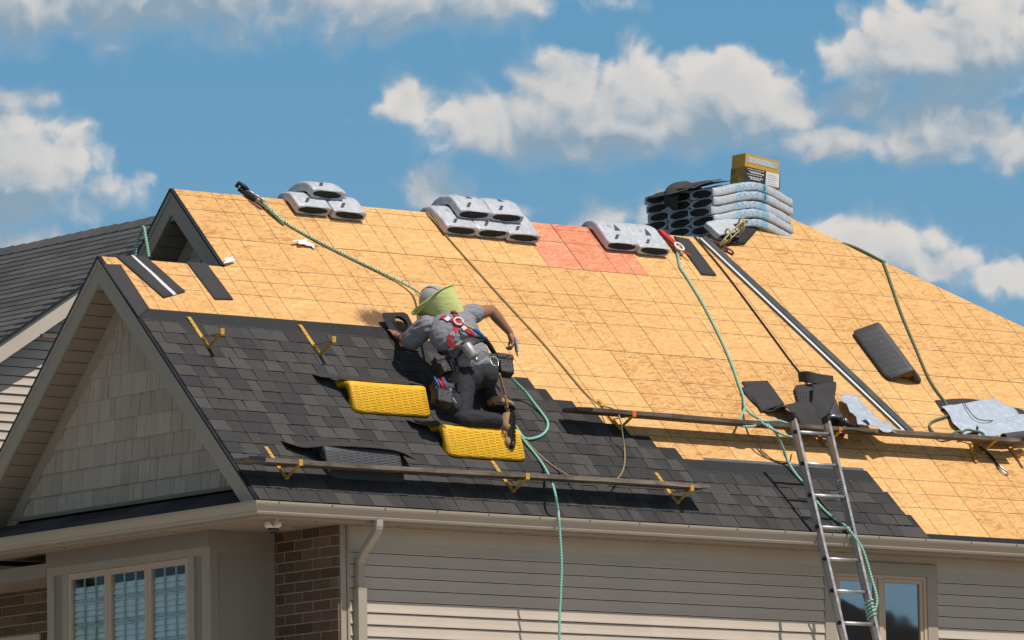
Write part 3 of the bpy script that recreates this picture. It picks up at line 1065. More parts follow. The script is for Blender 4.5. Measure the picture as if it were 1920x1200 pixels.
XT, XB = 1.19, 1.262
path = [((XT, -0.055, -0.12), 0), ((XT, -0.055, -0.155), 0)]
for i in range(1, 10):
    a_ = R(50) * i / 9
    path.append(((XT + 0.005 * (i / 9) ** 2, -0.055 + 0.05 * (i / 9) ** 2, -0.155 - 0.085 * i / 9), a_))
path.append(((XT + .04, 0.16, -0.33), R(50)))
for i in range(1, 10):
    path.append(((XT + .04 + (XB - XT - .04) * (1 - (1 - i / 9) ** 2), 0.16 + 0.15 * (1 - (1 - i / 9) ** 2), -0.33 - 0.15 * i / 9), R(50) * (1 - i / 9)))
path.append(((XB, 0.31, -0.56), 0))
path.append(((XB, 0.31, -0.68), 0))
rings = []
for i, (c, a_) in enumerate(path):
    rib = 0.0016 if (2 < i < 21 and i % 2) else 0.0
    rings.append(spout_ring(c, a_, 0.036 + rib, 0.028 + rib))
for r0, r1 in zip(rings[:-1], rings[1:]):
    for i in range(16):
        j = (i + 1) % 16
        ds.face([r0[i], r0[j], r1[j], r1[i]])
dsp = ds.build('downspout', M['gutter'], house, loc=UP)
ds = MB()
ds.box(XB - 0.045, XB + 0.045, 0.275, 0.347, GZ + 0.1, -0.675)
ds.build('pipe', M['gutter'], dsp)
ds = MB()
ds.box(XB - 0.047, XB + 0.047, 0.273, 0.349, -0.684, -0.672)
ds.build('pipe_lip', M['gutter'], dsp)


# -- horizontal vinyl siding, plank by plank
def siding_wall(parent, x0, x1, y, ztop, n, pitch=0.102, name='siding_plank', mat='siding', sp=None):
    prof_ = [(0.0, 0.009), (-0.019, 0.0075), (-0.0215, 0.012), (-0.020, 0.020), (-0.013, 0.050), (-0.006, pitch + 0.002), (0.0, pitch + 0.002)]
    for i in range(n):
        lap = x0 + (x1 - x0) * (0.34, 0.62, 0.48, 0.22, 0.74)[i % 5]
        for (a0, a1, out) in ((x0, lap + 0.03, 0.0), (lap, x1, -0.0016)):
            mb = MB()
            ns = 8
            for q in range(ns):
                xa_, xb_ = a0 + (a1 - a0) * q / ns, a0 + (a1 - a0) * (q + 1) / ns
                wa = 0.0022 * mnoise.noise(Vector((xa_ * 1.3, i * 1.7, 0.3)))
                wb_ = 0.0022 * mnoise.noise(Vector((xb_ * 1.3, i * 1.7, 0.3)))
                for p0, p1 in zip(prof_[1:-1], prof_[2:]):
                    mb.face([(xa_, p0[0] + out + wa, p0[1] + wa * .5), (xb_, p0[0] + out + wb_, p0[1] + wb_ * .5), (xb_, p1[0] + out + wb_, p1[1] + wb_ * .5), (xa_, p1[0] + out + wa, p1[1] + wa * .5)])
                p0, p1 = prof_[0], prof_[1]
                mb.face([(xa_, p0[0], p0[1]), (xb_, p0[0], p0[1]), (xb_, p1[0] + out + wb_, p1[1] + wb_ * .5), (xa_, p1[0] + out + wa, p1[1] + wa * .5)])
            mb.face([(a0, p[0] + out, p[1]) for p in prof_])
            mb.face([(a1, p[0] + out, p[1]) for p in prof_])
            link(name, mb.mesh('plank', M[mat]), parent, (0, y, ztop - (i + 1) * pitch))


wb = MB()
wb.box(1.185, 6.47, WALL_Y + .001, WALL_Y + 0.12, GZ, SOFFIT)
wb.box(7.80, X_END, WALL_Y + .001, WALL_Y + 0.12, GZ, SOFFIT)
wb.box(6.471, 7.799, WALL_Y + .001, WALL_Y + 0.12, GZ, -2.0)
fw_ = wb.build('siding_wall', M['dark_void'], house, loc=UP)  # near-black backing: shade under the plank laps is put into its colour
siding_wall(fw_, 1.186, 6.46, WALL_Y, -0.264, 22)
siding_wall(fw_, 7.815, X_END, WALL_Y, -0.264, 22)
wb = MB()
wb.box(1.186, 6.46, WALL_Y - .008, WALL_Y, -0.262, SOFFIT - .005)
wb.box(7.815, X_END, WALL_Y - .008, WALL_Y, -0.262, SOFFIT - .005)
wb.box(6.46, 7.815, WALL_Y - .004, WALL_Y, -0.2, SOFFIT - .005)
wb.build('frieze_board', M['siding'], house, loc=UP)
lw = MB()
for i in range(44):
    z = -0.264 - 22.02 * 0.102 - (i + 1) * 0.102
    if z > GZ:
        lw.prism([(0.0, 0.0), (-0.013, 0.002), (-0.0135, 0.010), (-0.003, 0.106), (0.0, 0.106)], 1.186, X_END, lambda a, b_, c, z=z: (c, WALL_Y + a, z + b_))
tag(lw.build('siding', M['siding'], house, loc=UP), kind='stuff')

# -- two-light window in the front wall
win = MB()
for (a0, a1, b0, b1) in ((6.465, 6.60, -2.1, -0.205), (7.69, 7.81, -2.1, -0.205), (6.601, 7.689, -0.315, -0.205)):
    win.box(a0, a1, WALL_Y - 0.022, WALL_Y + 0.03, b0, b1)
win = win.build('window', M['trim'], house, loc=UP)
fr = MB()
for (a0, a1, b0, b1) in ((6.60, 6.635, -2.0, -0.317), (7.655, 7.688, -2.0, -0.317), (7.115, 7.165, -2.0, -0.345), (6.6355, 7.6545, -0.345, -0.317)):
    fr.box(a0, a1, WALL_Y - 0.010, WALL_Y + 0.05, b0, b1)
fr.build('window_frame', M['sash'], win)
for (a0, a1) in ((6.637, 7.113), (7.167, 7.653)):
    sa = MB()
    for (c0, c1, e0, e1) in ((a0, a0 + .034, -2.0, -0.347), (a1 - .034, a1, -2.0, -0.347), (a0 + .0345, a1 - .0345, -0.381, -0.347)):
        sa.box(c0, c1, WALL_Y + 0.004, WALL_Y + 0.045, e0, e1)
    s_ = sa.build('sash', M['sash'], win)
    pn = MB()
    pn.box(a0 + .036, a1 - .036, WALL_Y + 0.022, WALL_Y + 0.026, -1.98, -0.383)
    pn.build('pane', M['dark_glass'], win)
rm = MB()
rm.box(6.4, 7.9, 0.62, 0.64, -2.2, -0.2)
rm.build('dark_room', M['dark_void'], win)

# -- brick pier at the corner and the brick wall beyond the bay
bw = MB()
bw.box(BRICK_X + .004, BRICK_X + .10, WALL_Y + .004, 1.30, GZ, SOFFIT - .005)
bw.box(BRICK_X + .004, BRICK_X + .10, 3.70, 7.5, GZ, SOFFIT - .14)
brick_wall = bw.build('brick_wall', M['mortar'], house, loc=UP)
bm_cache = {}


def brick(parent, y0, y1, z, hgt, front=True):
    mb = MB()
    r_ = random.uniform(0.78, 1.25)
    tone = random.choice(((0.112, 0.068, 0.046), (0.122, 0.078, 0.051), (0.096, 0.060, 0.044), (0.14, 0.090, 0.06)))
    mb.cur = tuple(c * r_ for c in tone)
    e = random.uniform(0, 0.003)
    mb.box(BRICK_X - e, BRICK_X + .09, y0, y1, z, z + hgt)
    mb.build('brick', M['brick'], parent)


for k in range(16):
    z = SOFFIT - 0.006 - 0.0895 * (k + 1) + 0.01
    y = WALL_Y
    l0 = 0.100 if k % 2 else 0.247
    while y < 1.285:
        y1 = min(y + l0, 1.285)
        if y1 - y > 0.02:
            brick(brick_wall, y, y1, z, 0.0795)
        y = y1 + 0.013
        l0 = 0.244
    y = 3.745 + (0.13 if k % 2 else 0.0)
    z -= 0.15
    brick(brick_wall, 3.70, y - .01, z, 0.0795)
    while y < 5.6:
        brick(brick_wall, y, y + 0.244, z, 0.0795)
        y += 0.257
lo = MB()
lo.cur = (0.15, 0.085, 0.055)
lo.box(BRICK_X, BRICK_X + .09, WALL_Y, 1.285, GZ, SOFFIT - .006 - 0.0895 * 16)
lo.box(BRICK_X, BRICK_X + .09, 3.70, 7.4, GZ, SOFFIT - .156 - 0.0895 * 16)
tag(lo.build('brickwork', M['brick'], house, loc=UP), kind='stuff')
cp = MB()
cp.box(BRICK_X + 0.022, 1.150, WALL_Y - 0.014, WALL_Y + 0.06, GZ, SOFFIT - .0045)
cp.build('corner_post', M['trim'], house, loc=UP)
cp = MB()
cp.box(1.156, 1.182, WALL_Y - 0.026, WALL_Y + 0.06, GZ, SOFFIT - .0045)
cp.build('siding_channel', M['trim'], house, loc=UP)

# -- the bay with three grilled casements
bay_y0, bay_y1 = 1.282, 3.745
by = MB()
by.box(BAY_X + 0.012, BRICK_X, bay_y0 + 0.016, bay_y0 + 0.05, GZ, SOFFIT - .005)          # return that faces the street
by.box(BAY_X + 0.012, BAY_X + 0.05, bay_y0 + 0.0501, 1.585, GZ, SOFFIT - .005)
by.box(BAY_X + 0.012, BAY_X + 0.05, 3.425, bay_y1, GZ, SOFFIT - .005)
by.box(BAY_X + 0.012, BAY_X + 0.05, 1.5851, 3.4249, -0.345, SOFFIT - .005)
by.box(BAY_X + 0.012, BAY_X + 0.05, 1.5851, 3.4249, GZ, -2.0)
by.box(BAY_X + 0.051, BRICK_X, bay_y1 - .05, bay_y1, GZ, SOFFIT - .005)
bay = by.build('bay', M['bay_panel'], house, loc=UP)


def board(parent, name, x0, x1, y0, y1, z0, z1, mat='trim'):
    m_ = MB()
    m_.box(x0, x1, y0, y1, z0, z1)
    return m_.build(name, M[mat], parent)


xf = BAY_X
board(bay, 'frieze_board', xf - .012, xf + .012, bay_y0 - .012, bay_y1 + .01, -0.272, SOFFIT - .0046, 'bay_panel')
board(bay, 'head_board', xf - .006, xf + .012, bay_y0 - .006, bay_y1 + .004, -0.345, -0.2725)
board(bay, 'corner_board', xf - .006, xf + .012, bay_y0 - .006, bay_y0 + .10, GZ, -0.3455)
board(bay, 'corner_board', xf - .006, xf + .012, bay_y1 - .10, bay_y1 + .004, GZ, -0.3455)
board(bay, 'casing', xf - .006, xf + .012, 1.50, 1.585, GZ, -0.3455)
board(bay, 'casing', xf - .006, xf + .012, 3.425, 3.51, GZ, -0.3455)
# the return: frame round a flat panel
board(bay, 'corner_board', xf + .0125, xf + .09, bay_y0 - .006, bay_y0 + .016, GZ, -0.20, 'bay_panel')
board(bay, 'corner_board', BRICK_X - .085, BRICK_X - .002, bay_y0 - .006, bay_y0 + .016, GZ, -0.20, 'bay_panel')
board(bay, 'head_board', xf + .0905, BRICK_X - .0855, bay_y0 - .006, bay_y0 + .016, -0.33, -0.20, 'bay_panel')
board(bay, 'head_board', xf + .0125, BRICK_X - .002, bay_y0 - .010, bay_y0 + .016, -0.1995, SOFFIT - .0046, 'bay_panel')
cw = (3.425 - 1.585) / 3
for i in range(3):
    y0, y1 = 1.585 + i * cw, 1.585 + (i + 1) * cw
    cs = MB()
    f0, f1 = xf - .002, xf + .045
    for (a0, a1, b0, b1) in ((y0 + .002, y0 + .048, -2.0, -0.348), (y1 - .048, y1 - .002, -2.0, -0.348), (y0 + .0485, y1 - .0485, -0.40, -0.348)):
        cs.box(f0, f1, a0, a1, b0, b1)
    cas = cs.build('casement', M['sash'], bay)
    pn = MB()
    pn.box(xf + .018, xf + .022, y0 + .049, y1 - .049, -1.99, -0.402)
    pn.build('pane', M['glass'], cas)
    gw = (y1 - y0 - .098) / 3
    gr = MB()
    for q in (1, 2):
        gr.box(xf + .023, xf + .031, y0 + .049 + q * gw - .009, y0 + .049 + q * gw + .009, -1.99, -0.402)
    for q in range(1, 8):
        gr.box(xf + .0232, xf + .0308, y0 + .0492, y1 - .0492, -0.402 - q * 0.208 - .008, -0.402 - q * 0.208 + .008)
    gr.build('muntin_grid', M['muntin'], cas)
    z = -0.50
    while z > -1.9:
        sl_ = MB()
        sl_.hexa([(xf + .036, y0 + .05, z - .024), (xf + .050, y0 + .05, z + .020), (xf + .050, y1 - .05, z + .020), (xf + .036, y1 - .05, z - .024),
                  (xf + .034, y0 + .05, z - .022), (xf + .048, y0 + .05, z + .022), (xf + .048, y1 - .05, z + .022), (xf + .034, y1 - .05, z - .022)])
        sl_.build('blind_slat', M['blind'], cas)
        z -= 0.052
    bk = MB()
    bk.box(xf + .060, xf + .063, y0 + .04, y1 - .04, -2.0, -0.47)
    bk.build('blind_backing', M['blind'], cas)
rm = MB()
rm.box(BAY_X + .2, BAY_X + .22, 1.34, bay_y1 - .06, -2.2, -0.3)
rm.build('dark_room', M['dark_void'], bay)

# -- lower eave and side window past the bay
le = MB()
le.box(0.45, 1.2, 3.76, 7.4, -0.335, -0.22)
le.box(0.38, 0.45, 3.76, 7.4, -0.345, -0.225)
le.build('eave', M['soffit'], house, loc=UP)
sw = MB()
sw.box(BRICK_X - .012, BRICK_X + .03, 4.9, 5.55, -0.82, -0.74)
sw.box(BRICK_X - .012, BRICK_X + .03, 5.25, 5.31, -2.0, -0.8205)
sidew = sw.build('window', M['sash'], house, loc=UP)
sw = MB()
sw.box(BRICK_X - .009, BRICK_X - .006, 5.312, 5.9, -2.0, -0.822)
sw.build('pane', M['glass'], sidew)
sw = MB()
sw.box(BRICK_X - .004, BRICK_X - .001, 5.312, 5.9, -2.0, -0.822)
sw.build('blind', M['blind'], sidew)

# -- dome camera under the soffit
cm = thing('security_camera', 'small white dome camera under the soffit at the house corner', 'camera', loc=(0.355, 0.30, SOFFIT - 0.004))
m_ = MB()
m_.lathe([(0.0, 0.0), (0.072, 0.0), (0.072, -0.048), (0.064, -0.060), (0.050, -0.068), (0.0, -0.068)], 28)
m_.build('housing', painted('camera_white', (0.68, 0.65, 0.56), 0.04, 10, 0.4), cm)
m_ = MB()
m_.lathe([(0.049, -0.0685), (0.047, -0.082), (0.038, -0.098), (0.022, -0.109), (0.0, -0.112)], 24)
m_.build('dome', principled('dome_glass', (0.008, 0.009, 0.012), 0.08)[0], cm)

# ================================================================ the neighbour's house
NY = 15.234
nb = thing('neighbour_house', 'neighbouring house with dark shingle roof and cream barge board, far left', 'house', loc=(0, 0, GZ))
RS = (4.943 - 3.486) / (9.727 - 7.447)           # rise per metre of its gable
XR, ZR = 9.74, 4.955                             # ridge
NF = NY - 0.30                                   # outer face of the barge board


def nbz(x):
    return ZR - RS * (XR - x)


nw = MB()
xl = 3.5
nw.prism([(xl, GZ), (2 * XR - xl, GZ), (2 * XR - xl, nbz(xl) - .15), (XR, ZR - .16), (xl, nbz(xl) - .15)], NY, NY + 9, lambda a, b_, c: (a, c, b_))
nwall = nw.build('wall', M['dark_void'], nb, loc=UP)
for i in range(24):
    z = 4.45 - (i + 1) * 0.102
    xa = XR - (ZR - .18 - z - .1) / RS
    xa = max(xa, xl)
    xb_ = 2 * XR - xa
    if xb_ - xa < 0.2:
        continue
    mb = MB()
    mb.prism([(0.0, 0.010), (-0.021, 0.009), (-0.0235, 0.015), (-0.020, 0.025), (-0.012, 0.055), (-0.005, 0.104), (0.0, 0.104)], xa, xb_, lambda a, b_, c, z=z: (c, NY + a, z + b_))
    mb.build('siding_plank', M['siding'], nwall)
for sg in (-1, 1):
    bb = MB()
    xe = XR + sg * 6.3
    ze = ZR - RS * 6.3
    bb.prism([(XR, ZR - .035), (xe, ze - .035), (xe, ze - .245), (XR, ZR - .245)], NF, NF + .025, lambda a, b_, c: (a, c, b_))
    bb.build('barge_board', M['siding'], nb, loc=UP)
    bb = MB()
    bb.prism([(XR, ZR - .032), (xe, ze - .032), (xe, ze + .004), (XR, ZR + .004)], NF - .03, NF + .2, lambda a, b_, c: (a, c, b_))
    bb.build('rake_trim', M['black_metal'], nb, loc=UP)
    sf = MB()
    sf.prism([(XR, ZR - .16), (xe, ze - .16), (xe, ze - .15), (XR, ZR - .15)], NF + .026, NY + .01, lambda a, b_, c: (a, c, b_))
    sf.build('rake_soffit', M['soffit'], nb, loc=UP)
nr = MB()
nr.prism([(XR - 6.3, ZR - RS * 6.3 - .02), (XR, ZR - .02), (XR + 6.3, ZR - RS * 6.3 - .02), (XR + 6.3, ZR - RS * 6.3 - .03), (XR, ZR - .03), (XR - 6.3, ZR - RS * 6.3 - .03)], NF, NF + 14, lambda a, b_, c: (a, c, b_))
nroof = nr.build('roof', M['dark_void'], nb, loc=UP)
L_ = math.hypot(1, RS)
for i in range(44):
    x1 = XR - 0.02 - i * 0.1474 / L_
    x0 = x1 - 0.160 / L_
    mb = MB()
    for q in range(28):
        c0 = random.uniform(0.066, 0.098)
        mb.cur = (c0 * 1.02, c0, c0 * 1.0)
        ya, yb_ = NF - .028 + q * 0.5, NF - .028 + (q + 1) * 0.5
        mb.hexa([(x0, ya, nbz(x0) - .004), (x0, yb_, nbz(x0) - .004), (x1, yb_, nbz(x1) - .012), (x1, ya, nbz(x1) - .012),
                 (x0, ya, nbz(x0) + .010), (x0, yb_, nbz(x0) + .010), (x1, yb_, nbz(x1) - .001), (x1, ya, nbz(x1) - .001)])
    mb.build('shingle_course', M['shingle'], nroof)
cap = MB()
for q in range(60):
    ya = NF - .03 + q * 0.235
    c0 = random.uniform(0.075, 0.10)
    cap.cur = (c0, c0, c0)
    hz = 0.012 + 0.012 * mnoise.noise(Vector((q * .35, 2, 3)))
    for sg in (-1, 1):
        x1, x0 = XR, XR + sg * 0.15
        cap.hexa([(x0, ya, ZR - RS * .15 + .004), (x0, ya + .25, ZR - RS * .15 + .0), (x1, ya + .25, ZR + .006 + hz), (x1, ya, ZR + .012 + hz),
                  (x0, ya, ZR - RS * .15 + .018), (x0, ya + .25, ZR - RS * .15 + .010), (x1, ya + .25, ZR + .018 + hz), (x1, ya, ZR + .028 + hz)])
cap.build('ridge_cap', M['shingle'], nroof)

# ================================================================ materials of the things on the roof
M['yellow_steel'] = painted('yellow_steel', (0.54, 0.31, 0.055), 0.24, 22, 0.5, 0.2)
M['orange_steel'] = painted('orange_steel', (0.72, 0.17, 0.03), 0.12, 22, 0.5, 0.15)
M['plank_grey'] = wood_material('plank_grey', (0.125, 0.092, 0.068), (0.25, 0.20, 0.155))
M['plank_dark'] = wood_material('plank_dark', (0.085, 0.06, 0.046), (0.19, 0.14, 0.105))
M['aluminium'] = painted('aluminium', (0.50, 0.49, 0.48), 0.16, 14, 0.42, 0.05, metallic=0.75)
M['steel'] = painted('steel', (0.42, 0.43, 0.45), 0.12, 14, 0.35, 0.05, metallic=0.9)
M['flash_light'] = painted('flash_light', (0.52, 0.54, 0.54), 0.06, 6, 0.5, 0.03, metallic=0.2)
M['flash_dark'] = painted('flash_dark', (0.050, 0.058, 0.060), 0.10, 6, 0.6, 0.03)
M['rust'] = painted('rust', (0.16, 0.07, 0.06), 0.25, 30, 0.7, 0.2)
M['red_web'] = cloth_material('red_web', (0.42, 0.022, 0.03), 0.8, 0.12, 40, 0.2)
M['black_web'] = cloth_material('black_web', (0.014, 0.014, 0.017), 0.85, 0.2, 40, 0.3)
M['rope_green'] = rope_material('rope_green', (0.36, 0.62, 0.50), (0.05, 0.20, 0.13))
M['rope_teal'] = rope_material('rope_teal', (0.30, 0.60, 0.48), (0.08, 0.30, 0.23))
M['rope_fleck'] = rope_material('rope_fleck', (0.52, 0.60, 0.44), (0.10, 0.26, 0.13), (0.03, 0.22, 0.12))
M['rope_dark'] = rope_material('rope_dark', (0.13, 0.19, 0.11), (0.05, 0.085, 0.045))
M['hose_tan'] = painted('hose_tan', (0.33, 0.24, 0.12), 0.08, 8, 0.45, 0.03)
M['hose_black'] = painted('hose_black', (0.02, 0.018, 0.016), 0.1, 8, 0.5, 0.03)
M['rope_yellow'] = rope_material('rope_yellow', (0.56, 0.46, 0.22), (0.26, 0.19, 0.08))
M['paper'] = painted('paper', (0.72, 0.70, 0.72), 0.06, 30, 0.6, 0.2)
M['white_tape'] = painted('white_tape', (0.62, 0.62, 0.66), 0.05, 30, 0.6, 0.1)
M['tool_black'] = painted('tool_black', (0.022, 0.022, 0.025), 0.2, 20, 0.45, 0.1)
M['pipe_grey'] = painted('pipe_grey', (0.11, 0.105, 0.11), 0.25, 18, 0.6, 0.2)


def foam(name, col, dirt):
    """roof cushion foam: skin with short slots in staggered rows on the face whose UV is laid out in metres"""
    mt, t, b = principled(name, col, 0.6)
    uvn = t.n('ShaderNodeUVMap', uv_map='UVMap').outputs[0]
    s = t.n('ShaderNodeSeparateXYZ', i_0=uvn)
    col_i = t.m('FLOOR', t.m('DIVIDE', s.outputs[0], 0.072))
    fx = t.m('ABSOLUTE', t.m('SUBTRACT', t.m('FRACT', t.m('DIVIDE', s.outputs[0], 0.072)), 0.5))
    vv = t.m('ADD', t.m('DIVIDE', s.outputs[1], 0.0265), t.m('MULTIPLY', t.m('MODULO', col_i, 2.0), 0.5))
    fy = t.m('ABSOLUTE', t.m('SUBTRACT', t.m('FRACT', vv), 0.5))
    slot = t.m('MULTIPLY', t.smooth(fx, 0.36, 0.42, 1, 0), t.smooth(fy, 0.13, 0.24, 1, 0))
    slot = t.m('MULTIPLY', slot, t.m('GREATER_THAN', s.outputs[1], 0.012))
    obj = t.n('ShaderNodeTexCoord').outputs['Object']
    n = t.noise(obj, 18, 5, 0.65)
    n2 = t.noise(obj, 140, 3, 0.6)
    base = t.mix(t.smooth(n, 0.50, 0.74, 0, 0.60), col, dirt)
    n3 = t.noise(obj, 55, 6, 0.75)
    base = t.mix(t.smooth(n3, 0.60, 0.70, 0, 0.75), base, tuple(c * 0.25 for c in dirt))
    base = t.mix(t.smooth(n2, 0.62, 0.72, 0, 0.35), base, dirt)
    t.set(b.inputs['Base Color'], t.mix(t.m('MULTIPLY', slot, 0.55), base, tuple(c * 0.35 for c in col)))
    bump(t, b, t.m('SUBTRACT', t.m('MULTIPLY', n2, 0.12), slot), 0.8, 0.010)
    return mt


M['foam_yellow'] = foam('foam_yellow', (0.80, 0.43, 0.004), (0.42, 0.22, 0.02))
M['foam_black'] = foam('foam_black', (0.055, 0.057, 0.062), (0.10, 0.095, 0.085))
M['foam_core'] = painted('foam_core', (0.10, 0.105, 0.12), 0.15, 30, 0.9, 0.2)
M['foam_orange'] = painted('foam_orange', (0.60, 0.16, 0.03), 0.15, 30, 0.8, 0.2)


def film(name, col, marks=True, blue=False):
    """plastic bundle wrapper with printed marks; UV u across, v metres along"""
    mt, t, b = principled(name, col, 0.36)
    uvn = t.n('ShaderNodeUVMap', uv_map='UVMap').outputs[0]
    s = t.n('ShaderNodeSeparateXYZ', i_0=uvn)
    u, v = s.outputs[0], s.outputs[1]
    obj = t.n('ShaderNodeTexCoord').outputs['Object']
    n = t.noise(obj, 16, 4, 0.6)
    c = t.mix(t.smooth(n, 0.35, 0.7), tuple(x * 0.82 for x in col), col)

    def rect(u0, u1, v0, v1):
        a = t.m('MULTIPLY', t.m('GREATER_THAN', u, u0), t.m('LESS_THAN', u, u1))
        return t.m('MULTIPLY', a, t.m('MULTIPLY', t.m('GREATER_THAN', v, v0), t.m('LESS_THAN', v, v1)))
    if marks:
        # sail-shaped emblem: a triangle that leans to one side
        rel = t.m('DIVIDE', t.m('SUBTRACT', v, 0.69), 0.11)
        tri = t.m('MULTIPLY', rect(0.08, 0.45, 0.69, 0.80), t.m('LESS_THAN', t.m('ABSOLUTE', t.m('SUBTRACT', u, t.m('ADD', 0.20, t.m('MULTIPLY', rel, 0.02)))), t.m('MULTIPLY', rel, 0.052)))
        txt = t.m('MULTIPLY', rect(0.29, 0.36, 0.725, 0.765), t.m('GREATER_THAN', t.m('FRACT', t.m('MULTIPLY', v, 95.0)), 0.45))
        tick = t.m('MULTIPLY', rect(0.16, 0.46, 0.86, 0.935), t.m('LESS_THAN', t.m('ABSOLUTE', t.m('SUBTRACT', u, t.m('ADD', 0.27, t.m('MULTIPLY', t.m('SUBTRACT', v, 0.86), 1.2)))), 0.026))
        ln = t.m('MULTIPLY', rect(0.08, 0.42, 0.58, 0.68), t.m('GREATER_THAN', t.m('FRACT', t.m('MULTIPLY', u, 34.0)), 0.78))
        c = t.mix(t.m('MULTIPLY', t.m('MAXIMUM', tri, tick), 0.92), c, (0.03, 0.032, 0.04))
        c = t.mix(t.m('MULTIPLY', txt, 0.6), c, (0.1, 0.11, 0.13))
        c = t.mix(t.m('MULTIPLY', ln, 0.35), c, (0.16, 0.20, 0.25))
    if blue:
        band = rect(-1, 2, 0.30, 0.68)
        let = t.m('GREATER_THAN', t.noise(t.map(obj, sc=(34, 8, 62)), 1.0, 2, 0.4), 0.52)
        edge = t.m('MAXIMUM', rect(-1, 2, 0.28, 0.30), rect(-1, 2, 0.60, 0.68))
        c = t.mix(t.m('MULTIPLY', t.m('MULTIPLY', band, let), 0.75), c, (0.12, 0.36, 0.52))
        c = t.mix(t.m('MULTIPLY', edge, 0.6), c, (0.16, 0.42, 0.58))
    t.set(b.inputs['Base Color'], c)
    t.set(b.inputs['Specular IOR Level'], 0.6)
    wr = t.noise(t.map(obj, rot=(0, 0, R(38)), sc=(30, 9, 18)), 1.0, 3, 0.6)
    bump(t, b, t.m('ADD', t.m('MULTIPLY', wr, 0.9), t.m('MULTIPLY', n, 0.6)), 0.55, 0.012)
    return mt


M['film'] = film('film', (0.53, 0.545, 0.575))
M['film_blue'] = film('film_blue', (0.52, 0.55, 0.58), False, True)
M['film_sheet'] = film('film_sheet', (0.46, 0.52, 0.59), False, False)
mt, t, b = principled('shingle_edges', (0.03, 0.03, 0.03), 0.95)
obj_ = t.n('ShaderNodeTexCoord').outputs['UV']
sp_ = t.n('ShaderNodeSeparateXYZ', i_0=obj_)
ly = t.m('PINGPONG', t.m('ADD', t.m('MULTIPLY', sp_.outputs[1], 9.0), t.m('MULTIPLY', t.noise(obj_, 3.0, 3, 0.6), 1.2)), 1.0)
t.set(b.inputs['Base Color'], t.mix(t.smooth(ly, 0.2, 0.8), (0.008, 0.008, 0.008), (0.055, 0.052, 0.05)))
bump(t, b, ly, 0.7, 0.01)
M['shingle_edges'] = mt


def copy_tree(o, parent=None):
    c = o.copy()
    COL.objects.link(c)
    c.parent = parent
    for ch in list(o.children):
        copy_tree(ch, c)
    return c


# ================================================================ shingle bundles
def superellipse(n, a, b_, p=6.5):
    out = []
    for i in range(n):
        an = 2 * math.pi * i / n
        c, s = math.cos(an), math.sin(an)
        out.append((a * math.copysign(abs(c) ** (2 / p), c), b_ * math.copysign(abs(s) ** (2 / p), s)))
    return out


